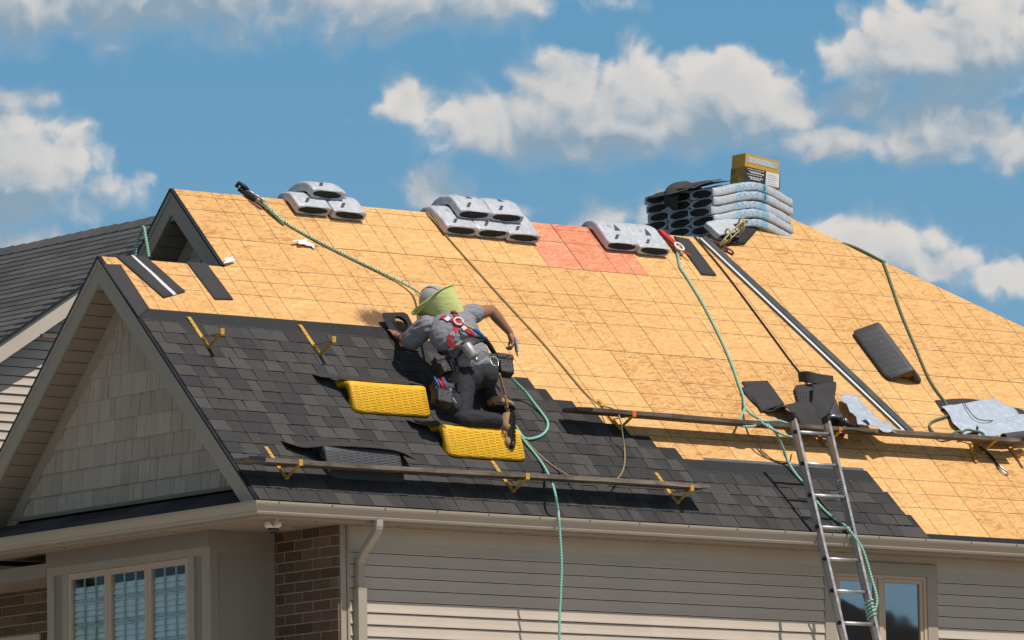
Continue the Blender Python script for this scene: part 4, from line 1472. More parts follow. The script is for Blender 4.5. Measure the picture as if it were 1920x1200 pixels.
def bundle_parts(root, frames, wd, th, seed, mat, open_a=True, open_b=True):
    """wrapper swept along frames [(centre, side, up, v)], with a recessed stack of shingles at the open ends"""
    n = 40
    k = len(frames)
    mb = MB()
    mb.sm = True
    sec = superellipse(n, wd / 2, th / 2)
    total = frames[-1][3]
    for i, (c, s, u, v) in enumerate(frames):
        e = min(v, total - v)
        pin = 1.0 - 0.06 * max(0, 1 - e / 0.05) ** 2
        for j, (a, b_) in enumerate(sec):
            nz = mnoise.noise(Vector((a * 9 + seed * 3.1, b_ * 14, v * 8 + seed))) * 0.011 + (0.5 - abs(mnoise.noise(Vector((a * 17 + v * 9, b_ * 24 + seed, v * 15))))) * 0.013
            mb.v.append(tuple(c + s * (a * (1 + nz * 1.5)) + u * (b_ * pin + nz * (0.8 if b_ > 0 else 0.1))))
    def uq(j):
        return 0.5 * (0.5 - sec[j][0] / wd) if sec[j][1] > th * 0.40 else 0.75
    for i in range(k - 1):
        for j in range(n):
            j2 = (j + 1) % n
            ua, ub = uq(j), uq(j2)
            mb.face(None, [(ua, frames[i][3]), (ub, frames[i][3]), (ub, frames[i + 1][3]), (ua, frames[i + 1][3])],
                    [i * n + j, i * n + j2, (i + 1) * n + j2, (i + 1) * n + j])
    rnd = random.Random(seed)
    stacks = []
    for end, is_open in ((0, open_a), (k - 1, open_b)):
        c, s, u, v = frames[end]
        out = (frames[0][0] - frames[1][0]).normalized() if end == 0 else (frames[-1][0] - frames[-2][0]).normalized()
        rot_ = rnd.uniform(-0.06, 0.06)
        ea, eb = wd * rnd.uniform(0.43, 0.46), th * rnd.uniform(0.40, 0.45)
        sx = rnd.uniform(-0.04, 0.04) * wd
        # rolled lip in to the mouth
        lip = []
        for ring, (fa, fb, dz) in enumerate(((None, None, 0.0), (0.5, 0.5, 0.006), (1.0, 1.0, -0.004), (0.98, 0.96, -0.018))):
            idx = []
            for j in range(n):
                an = 2 * math.pi * j / n
                if ring == 0:
                    idx.append(end * n + j)
                    continue
                a0, b0 = sec[j][0], sec[j][1] * 0.9
                a1, b1 = sx + ea * math.cos(an), eb * math.sin(an) + rot_ * ea * math.cos(an)
                f_ = fa if fa < 1 else 1.0
                if ring == 3:
                    a, b_ = sx + ea * math.cos(an) * .98, eb * math.sin(an) * .96 + rot_ * ea * math.cos(an)
                else:
                    a, b_ = a0 + (a1 - a0) * f_, b0 + (b1 - b0) * f_
                wob = mnoise.noise(Vector((a * 22, b_ * 22, seed * 1.7 + end))) * 0.006
                mb.v.append(tuple(c + s * a + u * (b_ + wob) + out * (dz + wob)))
                idx.append(len(mb.v) - 1)
            lip.append(idx)
        for r0, r1 in zip(lip[:-1], lip[1:]):
            for j in range(n):
                j2 = (j + 1) % n
                mb.face(None, [(0.6, 0.0)] * 4, [r0[j], r0[j2], r1[j2], r1[j]])
        st = MB()
        pts = [c + s * (sx + ea * math.cos(2 * math.pi * j / 24)) + u * (eb * math.sin(2 * math.pi * j / 24) + rot_ * ea * math.cos(2 * math.pi * j / 24)) + out * (-0.009) for j in range(24)]
        st.face(pts, [(0.5 + 0.5 * math.cos(2 * math.pi * j / 24), 0.5 + 0.5 * math.sin(2 * math.pi * j / 24)) for j in range(24)])
        bk = [p - out * 0.05 for p in pts]
        for j in range(24):
            st.face([pts[j], bk[j], bk[(j + 1) % 24], pts[(j + 1) % 24]], [(0.5, 0.5)] * 4)
        stacks.append(st)
    mb.build('wrapper', mat, root)
    for st in stacks:
        st.build('shingle_edge', M['shingle_edges'], root)


def ridge_bundle(xc, s_end, base, label, seed, yaw=0.0, wd=0.365, th=0.094):
    """a bundle laid over the main ridge, its near end at slope station s_end"""
    root = thing('shingle_bundle', label, 'shingle bundle', 'shingle bundles on the main ridge', loc=(xc, zt, zt))
    front = S_TOP - s_end
    length = 0.98
    ds_ = 0.025
    n = int(length / ds_)
    back = length - front
    # walk along the top of the roof from the back end to the near end
    fr = []
    rad = 0.10 + base
    y, z, = 0.0, 0.0
    pts = []
    for i in range(n + 1):
        u = -back + i * length / n
        th_ = R(45) * math.tanh(u / (0.10 + base * 0.5))
        pts.append((u, th_))
    # integrate away from the ridge both ways
    pos = {}
    i0 = min(range(n + 1), key=lambda i: abs(pts[i][0]))
    h0 = th / 2 + base + 0.012
    lift0 = h0 * 1.06 - 0.045
    pos[i0] = (0.0, lift0)
    for i in range(i0 + 1, n + 1):
        a = (pts[i][1] + pts[i - 1][1]) / 2
        py, pz = pos[i - 1]
        st_ = length / n
        pos[i] = (py - math.cos(a) * st_, pz - math.sin(a) * st_)
    for i in range(i0 - 1, -1, -1):
        a = (pts[i][1] + pts[i + 1][1]) / 2
        py, pz = pos[i + 1]
        st_ = length / n
        pos[i] = (py + math.cos(a) * st_, pz + math.sin(a) * st_)
    # press on to the roof: keep the given height over the slope away from the ridge
    for i in range(n + 1):
        py, pz = pos[i]
        hh_ = (pz + abs(py)) * Q
        want = h0
        k_ = min(1, abs(pts[i][0]) / 0.16)
        corr = (want - hh_) * k_
        nrm = (-math.copysign(1, -py) * Q if py != 0 else 0, Q)
        ny = -Q if py < 0 else Q
        pos[i] = (py + ny * corr, pz + Q * corr)
    frames = []
    cy, sy_ = math.cos(R(yaw)), math.sin(R(yaw))
    for i in range(n + 1):
        py, pz = pos[i]
        a = pts[i][1]
        c = Vector((0, py, pz))
        up_ = Vector((0, -math.sin(a), math.cos(a)))
        side = Vector((1, 0, 0))
        c = Vector((c.x * cy - c.y * sy_ * 1.0, c.y, c.z))
        frames.append((c, side, up_, i * length / n))
    bundle_parts(root, frames, wd, th, seed, M['film'])
    return root


B0 = 'grey shingle bundle over the ridge, '
ridge_bundle(2.703, 4.135, 0.0, B0 + 'leftmost of all beside the first lifeline', 11)
ridge_bundle(3.085, 4.105, 0.0, B0 + 'lower right one of the group of three', 12)
ridge_bundle(2.875, 4.19, 0.096, B0 + 'lying on top of the group of three', 13, yaw=4)
ridge_bundle(4.313, 4.02, 0.0, B0 + 'bottom left one of the group of five', 14)
ridge_bundle(4.672, 4.02, 0.0, B0 + 'bottom middle one of the group of five', 15)
ridge_bundle(5.02, 3.991, 0.0, B0 + 'bottom right one next to the red board', 16)
ridge_bundle(4.495, 4.088, 0.096, B0 + 'upper left one of the group of five', 17)
ridge_bundle(4.868, 4.089, 0.096, B0 + 'upper right one of the group of five', 18)
ridge_bundle(6.19, 4.013, 0.0, B0 + 'left one of the pair right of the red board', 19)
ridge_bundle(6.545, 3.981, 0.0, B0 + 'right one of the pair nearest the tall stack', 20)

# the tall stack at the right-hand peak: bundles lie along the ridge, their ends towards the left
ROWN = ('bottom', 'second', 'third', 'fourth', 'top')
COLN = ('front', 'middle', 'rear')
for r in range(5):
    for c in range(3):
        x0 = 7.60 + random.uniform(-0.035, 0.03) + 0.012 * (c == 1)
        y = 3.37 + c * 0.335 + random.uniform(-.014, .010)
        z = 3.215 + r * 0.0865 + 0.045 * c * 0.4
        root = thing('shingle_bundle', 'grey and blue wrapped shingle bundle, %s layer, %s column of the tall stack' % (ROWN[r], COLN[c]), 'shingle bundle', 'bundles of the tall stack', loc=(x0, y, z))
        frames = []
        for i in range(31):
            v = i / 30.0
            dz = 0.10 * math.sin(min(1.0, v / 0.60) * math.pi / 2) ** 1.4 - 0.20 * max(0, v - 0.58) ** 1.25 * 1.9
            a = 0.0
            frames.append((Vector((v * 0.99, 0, dz)), Vector((0, 1, 0)), Vector((0, 0, 1)), v * 0.99))
        bundle_parts(root, frames, 0.338, 0.088, 40 + r * 3 + c, M['film_blue'])
# two more in front of the stack on the slope
for q, (p, sp, lb) in enumerate((((7.89, 4.624, 0.06), 20, 'upper'), ((7.656, 4.445, 0.05), 16, 'lower'))):
    root = thing('shingle_bundle', 'single shingle bundle leaning below the tall stack, %s of two' % lb, 'shingle bundle', 'bundles leaning below the tall stack', mat=roof_matrix(p[0], p[1] + .04 - .02 * q, 0.0, sp))
    frames = [(Vector((0, -0.10 + i * 0.025, 0.045 + 0.01 * q)), Vector((1, 0, 0)), Vector((0, 0, 1)), i * 0.025) for i in range(9)]
    bundle_parts(root, frames, 0.33, 0.08, 70 + q, M['film_blue'])

# printed figure 3 on the long side of the upper bundles
for r in range(2):
    cu = bpy.data.curves.new('figure', 'FONT')
    cu.body = '3'
    cu.size = 0.075
    cu.extrude = 0.0006
    tmp = bpy.data.objects.new('figure_text', cu)
    COL.objects.link(tmp)
    dg = bpy.context.evaluated_depsgraph_get()
    me = bpy.data.meshes.new_from_object(tmp.evaluated_get(dg))
    bpy.data.objects.remove(tmp)
    me.materials.append(M['flash_dark'])
    par = [o for o in COL.objects if o.get('label') == 'grey and blue wrapped shingle bundle, %s layer, front column of the tall stack' % ROWN[4 - r]][0]
    o = link('printed_figure', me, par, (0.615, -0.180, 0.062), (R(90), 0, 0))

# ---------------------------------------------------------------- cartons on the stack
M['carton_yellow'] = painted('carton_yellow', (0.52, 0.30, 0.035), 0.10, 14, 0.7, 0.1)
M['carton_ochre'] = wood_material('carton_ochre', (0.22, 0.13, 0.02), (0.42, 0.27, 0.05), 0.8, 'x', 0.5)
M['carton_black'] = painted('carton_black', (0.035, 0.035, 0.038), 0.1, 14, 0.6, 0.1)
M['carton_label'] = painted('carton_label', (0.62, 0.62, 0.60), 0.05, 40, 0.7, 0.05)
M['carton_grey'] = painted('carton_grey', (0.36, 0.37, 0.38), 0.05, 40, 0.7, 0.05)


def carton(name, label, loc, rz, w_, d_, h_, front, rest):
    root = thing(name, label, 'box', 'cartons on the stack', loc=loc)
    root.rotation_euler = (0, R(rest[0]), R(rz))
    m_ = MB()
    m_.box(0, w_, 0, d_, 0, h_)
    m_.build('carton', M[rest[1]], root)
    for nm, x0, x1, z0, z1, mt_ in front:
        q = MB()
        q.box(x0, x1, -0.0025, -0.0006, z0, z1)
        q.build(nm, M[mt_], root)
    return root


c1 = carton('nail_carton', 'black and white printed carton on the tall stack, lower of two', (8.045, 3.25, 3.70), 0, 0.44, 0.21, 0.155,
            [('front_print', 0.0, 0.262, 0.0, 0.155, 'carton_black'), ('label', 0.264, 0.43, 0.02, 0.15, 'carton_label'), ('edge_print', 0.432, 0.44, 0.0, 0.155, 'carton_black')], (5.5, 'carton_ochre'))
rnd = random.Random(4)
for i, z in enumerate((0.136, 0.116, 0.103, 0.084, 0.058, 0.042)):
    q = MB()
    x = 0.03 + 0.02 * (i % 3)
    while x < 0.22 - 0.02 * (i % 2):
        l_ = rnd.uniform(0.01, 0.035)
        q.box(x, min(x + l_, 0.24), -0.0040, -0.0030, z, z + (0.010 if i in (2, 4, 5) else 0.006))
        x += l_ + 0.007
    q.build('print_line', M['carton_label'], c1)
for i in range(5):
    q = MB()
    q.box(0.28, 0.28 + rnd.uniform(.06, .13), -0.0040, -0.0030, 0.035 + i * 0.021, 0.039 + i * 0.021)
    q.build('print_line', M['carton_grey'], c1)
c2 = carton('nail_carton', 'yellow and grey carton tilted on top of the black one', (8.075, 3.27, 3.857), 0, 0.42, 0.2, 0.130,
            [('front_print', 0.02, 0.40, 0.045, 0.108, 'carton_grey')], (6.5, 'carton_yellow'))
for i in range(4):
    q = MB()
    q.box(0.045, 0.36 - .02 * i, -0.0040, -0.0030, 0.054 + i * 0.013, 0.060 + i * 0.013)
    q.build('print_line', M['carton_label'], c2)


# ---------------------------------------------------------------- loose shingles and sheets
def patch(corners, h=0.006, nu=14, nv=6, wave=0.004, seed=0, thick=0.004, lift=None):
    """a thin sheet on the roof between four roof points (x,s[,h]) given round the edge"""
    c = [Vector((q[0], q[1], q[2] if len(q) > 2 else h)) for q in corners]

    def fn(u, v):
        p = (c[0] * (1 - u) + c[3] * u) * (1 - v) + (c[1] * (1 - u) + c[2] * u) * v
        z = p.z + wave * (mnoise.noise(Vector((p.x * 5 + seed, p.y * 5, 1.3))) + 0.6)
        if lift:
            z += lift(u, v)
        return rf(p.x, p.y, z)
    mb = MB()
    mb.cur = (0.052, 0.050, 0.050)
    mb.grid(fn, nu, nv, thick)
    return mb


def loose(label, corners, tape=None, **kw):
    cen = [sum(q[i] for q in corners) / 4 for i in (0, 1)]
    mb = patch(corners, **kw)
    off = rf(cen[0], cen[1], 0)
    mb.v = [tuple(Vector(v) - off) for v in mb.v]
    root = thing('loose_shingle', label, 'shingle', 'loose shingles on the roof', loc=off)
    mb.build('sheet', M['shingle'], root)
    if tape:
        tb = patch(tape, **dict(kw, h=kw.get('h', .006) + .0015, wave=kw.get('wave', .004)))
        tb.v = [tuple(Vector(v) - off) for v in tb.v]
        tb.build('release_tape', M['white_tape'], root)
    return root


loose('wide dark shingle with pale tape laid down from the lower ridge', [(0.151, 3.285), (0.48, 3.315), (0.669, 2.836), (0.38, 2.717)], tape=[(0.329, 3.305), (0.359, 3.309), (0.549, 2.786), (0.507, 2.76)], seed=1, wave=0.006)
loose('narrow dark shingle laid beside the foot of the upper gable', [(0.902, 3.28), (1.119, 3.282), (1.147, 2.776), (0.942, 2.761)], seed=2)
loose('dark shingle strip laid along the left rake edge', [(-0.055, 3.136), (0.141, 3.15), (0.144, 2.545), (-0.037, 2.402)], seed=3, h=0.012, wave=0.001)
loose('dark shingle strip on bare boards right of the red anchor strap', [(7.017, 4.352), (7.193, 4.332), (7.196, 3.774), (7.013, 3.77)], seed=4, wave=0.008)
loose('flat dark shingle lying left of the ladder top', [(6.51, 2.138), (6.844, 2.184), (6.807, 1.82, 0.03), (6.465, 1.687, 0.02)], seed=5, wave=0.006)

# torn felt over the left face of the raised peak
mb = patch([(7.535, 4.444, 0.02), (8.474, 4.827, 0.02), (7.865, 4.321, 0.012), (7.496, 4.262, 0.012)], nu=10, nv=10, wave=0.02, seed=8)
mb.build('underlayment', M['felt'], None)
tag(COL.objects[-1] if False else bpy.data.objects['underlayment'], 'black underlayment sheet lying below the tall stack at the peak', 'underlayment')


def folded(label, path, wd, seed=0, name='bent_shingle', mat='shingle', cat='shingle', group='loose shingles on the roof', thick=0.004, across=(1, 0, 0), twist=0.0, wave=0.004):
    """a strip of shingle bent along a path of roof points (x, s, h)"""
    pts = spline([Vector(q) for q in path], 6)
    n = len(pts) - 1
    ac = Vector(across)

    def fn(u, v):
        i = u * n
        k = min(int(i), n - 1)
        p = pts[k].lerp(pts[k + 1], i - k)
        a = Vector((ac.x * math.cos(twist * u) - ac.y * math.sin(twist * u), ac.x * math.sin(twist * u) + ac.y * math.cos(twist * u), ac.z))
        q = p + a * (v - .5) * wd
        q.z += wave * mnoise.noise(Vector((q.x * 7 + seed, q.y * 7, seed)))
        return rf(q.x, q.y, q.z) - off
    off = rf(path[0][0], path[0][1], 0)
    mb = MB()
    mb.cur = (0.050, 0.048, 0.047)
    mb.grid(fn, n, 8, thick)
    root = thing(name, label, cat, group, loc=off)
    mb.build('sheet', M[mat], root)
    return root


# spare shingles thrown over the top of the tall stack
def drape(label, pts, across, wd, seed):
    P_ = spline([Vector(q) for q in pts], 6)
    off = P_[0].copy()
    n = len(P_) - 1
    ac = Vector(across)

    def fn(u, v):
        i = u * n
        k = min(int(i), n - 1)
        q = P_[k].lerp(P_[k + 1], i - k) + ac * (v - .5) * wd
        q.z += 0.008 * mnoise.noise(q * 5 + Vector((seed, 0, 0)))
        return q - off
    mb = MB()
    mb.cur = (0.060, 0.056, 0.052)
    mb.grid(fn, n, 8, 0.005)
    root = thing('bent_shingle', label, 'shingle', 'loose shingles on the roof', loc=off)
    mb.build('sheet', M['shingle'], root)


drape('large dark shingle lying over the left top of the tall stack', [(7.50, 3.75, 3.60), (7.62, 3.75, 3.665), (7.80, 3.75, 3.705), (7.95, 3.75, 3.73), (8.05, 3.75, 3.74)], (0.05, 1, 0.0), 0.62, 2)
drape('second dark shingle tilted on the top of the tall stack', [(7.53, 3.52, 3.63), (7.70, 3.55, 3.69), (7.88, 3.60, 3.745), (8.0, 3.64, 3.765)], (0.2, 0.95, 0.10), 0.34, 5)
drape('pointed shingle flap hanging down the end of the tall stack', [(7.80, 3.72, 3.72), (7.62, 3.72, 3.68), (7.535, 3.72, 3.60), (7.525, 3.72, 3.47)], (0, 0.85, 0.30), 0.24, 7)

# ---------------------------------------------------------------- foam roof cushions
def cushion(label, x, s, length, mat, core, spin=0.0, group='foam roof cushions'):
    """wedge cushion: slotted face towards local -y, plain face towards +y, hollow ends"""
    root = thing('roof_cushion', label, 'roof cushion', group, mat=roof_matrix(x, s, 0.0145, spin))
    prof_ = [(-0.245, 0.0), (-0.258, 0.016), (-0.248, 0.036), (-0.03, 0.134), (-0.006, 0.146), (0.016, 0.143), (0.036, 0.130), (0.185, 0.026), (0.20, 0.010), (0.196, 0.0)]
    cav = [(-0.13, 0.0), (-0.09, 0.046), (-0.03, 0.074), (0.03, 0.074), (0.075, 0.046), (0.10, 0.0)]
    nx = 28
    mb = MB()
    mb.sm = True

    def ring(xx, f, tip):
        out = []
        for (y, z) in prof_:
            wob = mnoise.noise(Vector((xx * 6 + s, y * 9, z * 9 + x))) * 0.004
            out.append((xx, y * f + wob * .5, max(0.0, z * (0.9 + 0.1 * f) - tip) + wob * (z > .005)))
        return out
    xs = []
    for i in range(nx + 1):
        xx = -length / 2 * math.cos(math.pi * i / nx) if False else length / 2 * math.copysign(1 - (1 - abs(2 * i / nx - 1)) ** 1.35, 2 * i / nx - 1)
        e = length / 2 - abs(xx)
        f = 1.0 if e > 0.09 else 0.80 + 0.20 * math.sqrt(max(0, 1 - (1 - e / 0.09) ** 2))
        xs.append((xx, ring(xx, f, 0.006 * max(0, 1 - e / .03))))
    k = len(prof_)
    vv = [0.0]
    for q in range(1, k):
        vv.append(vv[-1] + math.dist(prof_[q], prof_[q - 1]))
    for i in range(nx):
        (xa, ra), (xb_, rb) = xs[i], xs[i + 1]
        for q in range(k - 1):
            slotted = 1 <= q <= 2
            uv = None
            if slotted:
                v0, v1 = vv[q] - vv[1] + 0.004, vv[q + 1] - vv[1] + 0.004
                uv = [(xa + 5, v0), (xb_ + 5, v0), (xb_ + 5, v1), (xa + 5, v1)]
            n0 = len(mb.v)
            mb.v.extend([ra[q], rb[q], rb[q + 1], ra[q + 1]])
            mb.face(None, uv, [n0, n0 + 1, n0 + 2, n0 + 3])
    # ends: outer outline to cavity mouth, then the tunnel in
    for sg, (xx, rr) in ((-1, xs[0]), (1, xs[-1])):
        cv = [(xx, y, z) for y, z in cav]
        inn = [(xx - sg * 0.07, y * .92, z * .92) for y, z in cav]
        outl = rr
        m = len(cav)
        # stitch: walk both outlines
        oi = [0, 2, 3, 5, 7, 9]
        for q in range(m - 1):
            seg = outl[oi[q]:oi[q + 1] + 1]
            mb.face([cv[q]] + [tuple(p) for p in seg] + [cv[q + 1]])
            mb.face([cv[q], cv[q + 1], inn[q + 1], inn[q]])
    body = mb.build('foam_body', mat, root)
    bpy_weld(body)
    for sg in (-1, 1):
        c = MB()
        xx = sg * (length / 2 - 0.066)
        c.prism([(y * .93, max(z * .93, 0.002)) for y, z in cav], xx - .004, xx + .004, lambda a, b_, q: (q, a, b_))
        c.build('core', M[core], root)
    return root


def bpy_weld(o, dist=0.0008):
    bm_ = bmesh.new()
    bm_.from_mesh(o.data)
    bmesh.ops.remove_doubles(bm_, verts=bm_.verts, dist=dist)
    bm_.to_mesh(o.data)
    bm_.free()


def mid(a, b_):
    return ((a[0] + b_[0]) / 2, (a[1] + b_[1]) / 2)


def span(a, b_):
    return math.hypot(b_[0] - a[0], b_[1] - a[1])


ya, yb2 = (1.648, 1.55, 0.15), (2.471, 1.465, 0.15)
c_ = mid(ya, yb2)
cushion('yellow foam roof cushion left of the kneeling roofer', c_[0], c_[1], abs(yb2[0] - ya[0]), M['foam_yellow'], 'foam_core')
ya, yb2 = (2.367, 0.947, 0.15), (3.213, 0.96, 0.15)
d_ = mid(ya, yb2)
cushion('yellow foam roof cushion under the knee and boot of the roofer', d_[0], d_[1] + .02, abs(yb2[0] - ya[0]), M['foam_yellow'], 'foam_core')
ya, yb2 = (0.888, 0.559, 0.15), (1.68, 0.567, 0.15)
e_ = mid(ya, yb2)
cushion('black foam roof cushion behind the lower plank', e_[0], e_[1], abs(yb2[0] - ya[0]), M['foam_black'], 'foam_orange')
ya, yb2 = (8.675, 3.028, 0.15), (8.597, 2.343, 0.15)
f_ = mid(ya, yb2)
cushion('black foam roof cushion lying down the slope on bare boards', f_[0], f_[1], abs(yb2[1] - ya[1]) + .03, M['foam_black'], 'foam_orange', spin=-91)
g_ = (7.211, 1.732, 0.1)
cushion('black foam roof cushion buried under bent shingles by the ladder', g_[0] + .02, g_[1] + .02, 0.60, M['foam_black'], 'foam_core', spin=-112)

# shingles pulled down over the upslope side of the cushions
folded('dark shingle bent over the left yellow cushion', [(c_[0] - .60, c_[1] + .23, .034), (c_[0] - .47, c_[1] + .17, .0801), (c_[0] - .30, c_[1] + .10, .1281), (c_[0], c_[1] + .10, .1381), (c_[0] + .28, c_[1] + .10, .1321), (c_[0] + .44, c_[1] + .12, .0991), (c_[0] + .62, c_[1] + .2, .024)], 0.19, seed=3, across=(0, 0.86, -0.46))
folded('dark shingle bent over the yellow cushion under the roofer', [(d_[0] - .62, d_[1] + .24, .028), (d_[0] - .50, d_[1] + .18, .045), (d_[0] - .34, d_[1] + .12, .1151), (d_[0], d_[1] + .11, .1461), (d_[0] + .12, d_[1] + .11, .1461)], 0.20, seed=4, across=(0, 0.86, -0.46))
folded('dark shingle bent over the black cushion behind the plank', [(e_[0] - .66, e_[1] + .22, .024), (e_[0] - .52, e_[1] + .16, .040), (e_[0] - .34, e_[1] + .10, .1201), (e_[0], e_[1] + .08, .1461), (e_[0] + .34, e_[1] + .07, .1361), (e_[0] + .58, e_[1] + .06, .06)], 0.22, seed=5, across=(0, 0.86, -0.46))

# heap of bent shingles round the ladder top
folded('long dark shingle sagging in a wave behind the ladder', [(6.585, 2.088, 0.015), (6.611, 1.884, 0.02), (6.685, 1.725, 0.03), (6.786, 1.704, 0.13), (6.777, 1.508, 0.19), (6.79, 1.329, 0.15)], 0.33, seed=6, across=(0.95, 0.28, 0.05), wave=0.03)
folded('dark shingle with dashed seal line standing over the buried cushion', [(7.286, 1.969, 0.19), (7.201, 1.822, 0.19), (7.057, 1.633, 0.17), (6.799, 1.396, 0.12)], 0.26, seed=7, across=(0.98, 0.0, 0.18), wave=0.03)
folded('small dark shingle folded like a roof above the heap', [(7.177, 2.187, 0.08), (7.196, 2.063, 0.17), (7.411, 1.991, 0.2)], 0.11, seed=8, across=(0.05, 0.75, 0.62), wave=0.02)
folded('dark shingle scrap lying across the upper plank by the ladder', [(6.958, 1.237, 0.2), (7.073, 1.213, 0.24), (7.399, 1.204, 0.22)], 0.14, seed=9, across=(0, 0.72, -0.65))


# ---------------------------------------------------------------- crumpled wrapper film
def crumple(label, corners, seed, amp, nu=36, nv=24, name='wrapper_sheet'):
    c = [Vector(q) for q in corners]
    off = rf(c[0].x, c[0].y, 0)

    def fn(u, v):
        p = (c[0] * (1 - u) + c[3] * u) * (1 - v) + (c[1] * (1 - u) + c[2] * u) * v
        q = Vector((p.x * 2.6 + seed, p.y * 2.6, seed * .7))
        z = amp * (1 - abs(mnoise.noise(q)) * 2.2) + amp * .45 * (1 - 2 * abs(mnoise.noise(q * 2.7))) + amp * .2 * mnoise.noise(q * 7)
        ed = min(u, 1 - u, v, 1 - v)
        jx = 0.05 * mnoise.noise(Vector((u * 3, v * 3, seed + 5))) * (ed < .15)
        return rf(p.x + jx, p.y + jx * .6, p.z + max(0.0, z + amp * .5)) - off
    mb = MB()
    mb.grid(fn, nu, nv, 0.0015)
    root = thing(name, label, 'wrapper', 'torn bundle wrappers', loc=off)
    mb.build('film', M['film_sheet'], root)
    return root


crumple('long crumpled grey wrapper lying from the nail gun across the plank', [(7.56, 1.968, 0.02), (7.8, 2.009, 0.03), (7.665, 1.396, 0.13), (7.311, 1.364, 0.17)], 3.3, 0.028)
crumple('flattened grey wrapper tail hanging over the upper plank', [(7.417, 1.462, 0.16), (7.7, 1.504, 0.12), (7.874, 1.285, 0.16), (7.466, 1.167, 0.23)], 5.1, 0.03)
crumple('large grey wrapper sheet spread on the boards at the right edge', [(8.783, 1.936, 0.02), (9.591, 2.15, 0.02), (9.786, 1.83, 0.05), (8.803, 1.527, 0.03)], 7.7, 0.014)
crumple('grey wrapper sheet folded behind the pipe at the right edge', [(9.064, 1.682, 0.03), (9.805, 1.867, 0.06), (9.596, 1.471, 0.08), (8.849, 1.401, 0.08)], 9.2, 0.028)
folded('dark shingle under the grey sheet at the right edge', [(8.819, 2.001, 0.008), (9.326, 2.062, 0.008), (9.894, 1.953, 0.008)], 0.16, seed=12, across=(0.1, 0.98, 0), wave=.003)
# scraps of paper
crumple('torn white paper scrap beside the first lifeline', [(2.234, 3.693, 0.003), (2.439, 3.77, 0.003), (2.499, 3.639, 0.003), (2.366, 3.654, 0.003)], 2.4, 0.02, 14, 10, 'paper_scrap')
crumple('white paper scrap at the foot of the upper gable', [(1.327, 3.346, 0.003), (1.413, 3.379, 0.003), (1.439, 3.329, 0.003), (1.303, 3.276, 0.003)], 4.4, 0.02, 10, 8, 'paper_scrap')
for o in COL.objects:
    if o.name.startswith('film') and o.parent and o.parent.name.startswith('paper_scrap'):
        o.data.materials[0] = M['paper']


# ================================================================ roof brackets and planks
def bracket(label, v, mat='yellow_steel', lip='yellow_steel', strap_len=0.42, full=True, spin=0.0):
    """steel roof bracket: strap nailed up the slope, plate that carries the plank, brace and end lip; v = foot on the roof"""
    root = thing('roof_bracket', label, 'roof bracket', 'steel roof brackets', mat=roof_matrix(v[0], v[1], 0.0165, spin))
    m_ = MB()
    m_.box(-0.019, 0.019, 0.0, strap_len, 0.0, 0.005)
    m_.box(-0.019, 0.019, -0.004, 0.0, -0.001, 0.02)
    st = m_.build('strap', M[mat], root)
    for i in range(3):
        q = MB()
        s0 = strap_len - 0.05 - i * 0.045
        q.hexa([(-0.019, s0, 0.0052), (0.002, s0 - .018, 0.0052), (0.004, s0 - .012, 0.0052), (-0.019, s0 + .008, 0.0052),
                (-0.019, s0, 0.0058), (0.002, s0 - .018, 0.0058), (0.004, s0 - .012, 0.0058), (-0.019, s0 + .008, 0.0058)])
        q.build('nail_slot', M['black_metal'], st)
    blk, tip = Vector((0, 0.13, 0.010)), Vector((0, -0.070, 0.215))
    m_ = MB()
    m_.bar(blk, tip, 0.034, 0.005, up=(0, 1, 1))
    m_.build('plate', M[mat], root)
    m_ = MB()
    m_.bar((0, 0.004, 0.006), tip + Vector((0, 0.01, -0.012)), 0.034, 0.006, up=(0, 1, 0.3))
    m_.build('brace', M[mat], root)
    # lip that stands up in front of the plank edge
    upw = Vector((0, Q, Q))
    m_ = MB()
    m_.bar(tip - upw * 0.008, tip + upw * 0.045, 0.040, 0.006, up=(0, -1, 1))
    m_.build('lip', M[lip], root)
    return root


def plank_on(label, v_left, v_right, x0, x1, mat, wd=0.215, th=0.036, zoff=0.0):
    """weathered plank resting on the bracket plates; v = two foot points of brackets in its row"""
    s_ = (v_left[1] + v_right[1]) / 2
    slope = (v_right[1] - v_left[1]) / max(0.01, v_right[0] - v_left[0])
    o = rf((x0 + x1) / 2, s_ + slope * ((x0 + x1) / 2 - (v_left[0] + v_right[0]) / 2), 0.0165)
    root = thing('plank', label, 'plank', 'planks on roof brackets', loc=o + Vector((0, 0, zoff)))
    L = x1 - x0
    mb = MB()
    n = int(L / 0.12)
    y0, z0 = -0.196, 0.1175
    secs = []
    for i in range(n + 1):
        xx = -L / 2 + L * i / n
        e = min(i, n - i)
        j = [mnoise.noise(Vector((xx * 2.3 + q, q * 5.1, x0))) * 0.0035 for q in range(4)]
        tp = 0.6 if e == 0 else 1.0
        bz = 0.008 * math.sin(xx * 1.1 + x0)
        secs.append([(xx, y0 + j[0], z0 + bz + th * (1 - tp) / 2), (xx, y0 + wd, z0 + bz), (xx, y0 + wd, z0 + th + bz), (xx, y0 + j[1], z0 + bz + th * (1 + tp) / 2 + j[2])])
    for a, b_ in zip(secs[:-1], secs[1:]):
        for q in range(4):
            mb.face([a[q], b_[q], b_[(q + 1) % 4], a[(q + 1) % 4]])
    mb.face(secs[0][::-1])
    mb.face(secs[-1])
    mb.build('board', M[mat], root)
    if label.startswith('long'):
        for xe, sg in ((-L / 2, 1), (L / 2, -1)):
            q = MB()
            q.box(min(xe, xe + sg * .17), max(xe, xe + sg * .17), y0 - .0045, y0 - .003, z0 - .002 + .006 * sg, z0 + th - .002 + .004 * sg)
            if sg > 0:
                q.build('weathered_end', M['black_metal'], root)
    return root


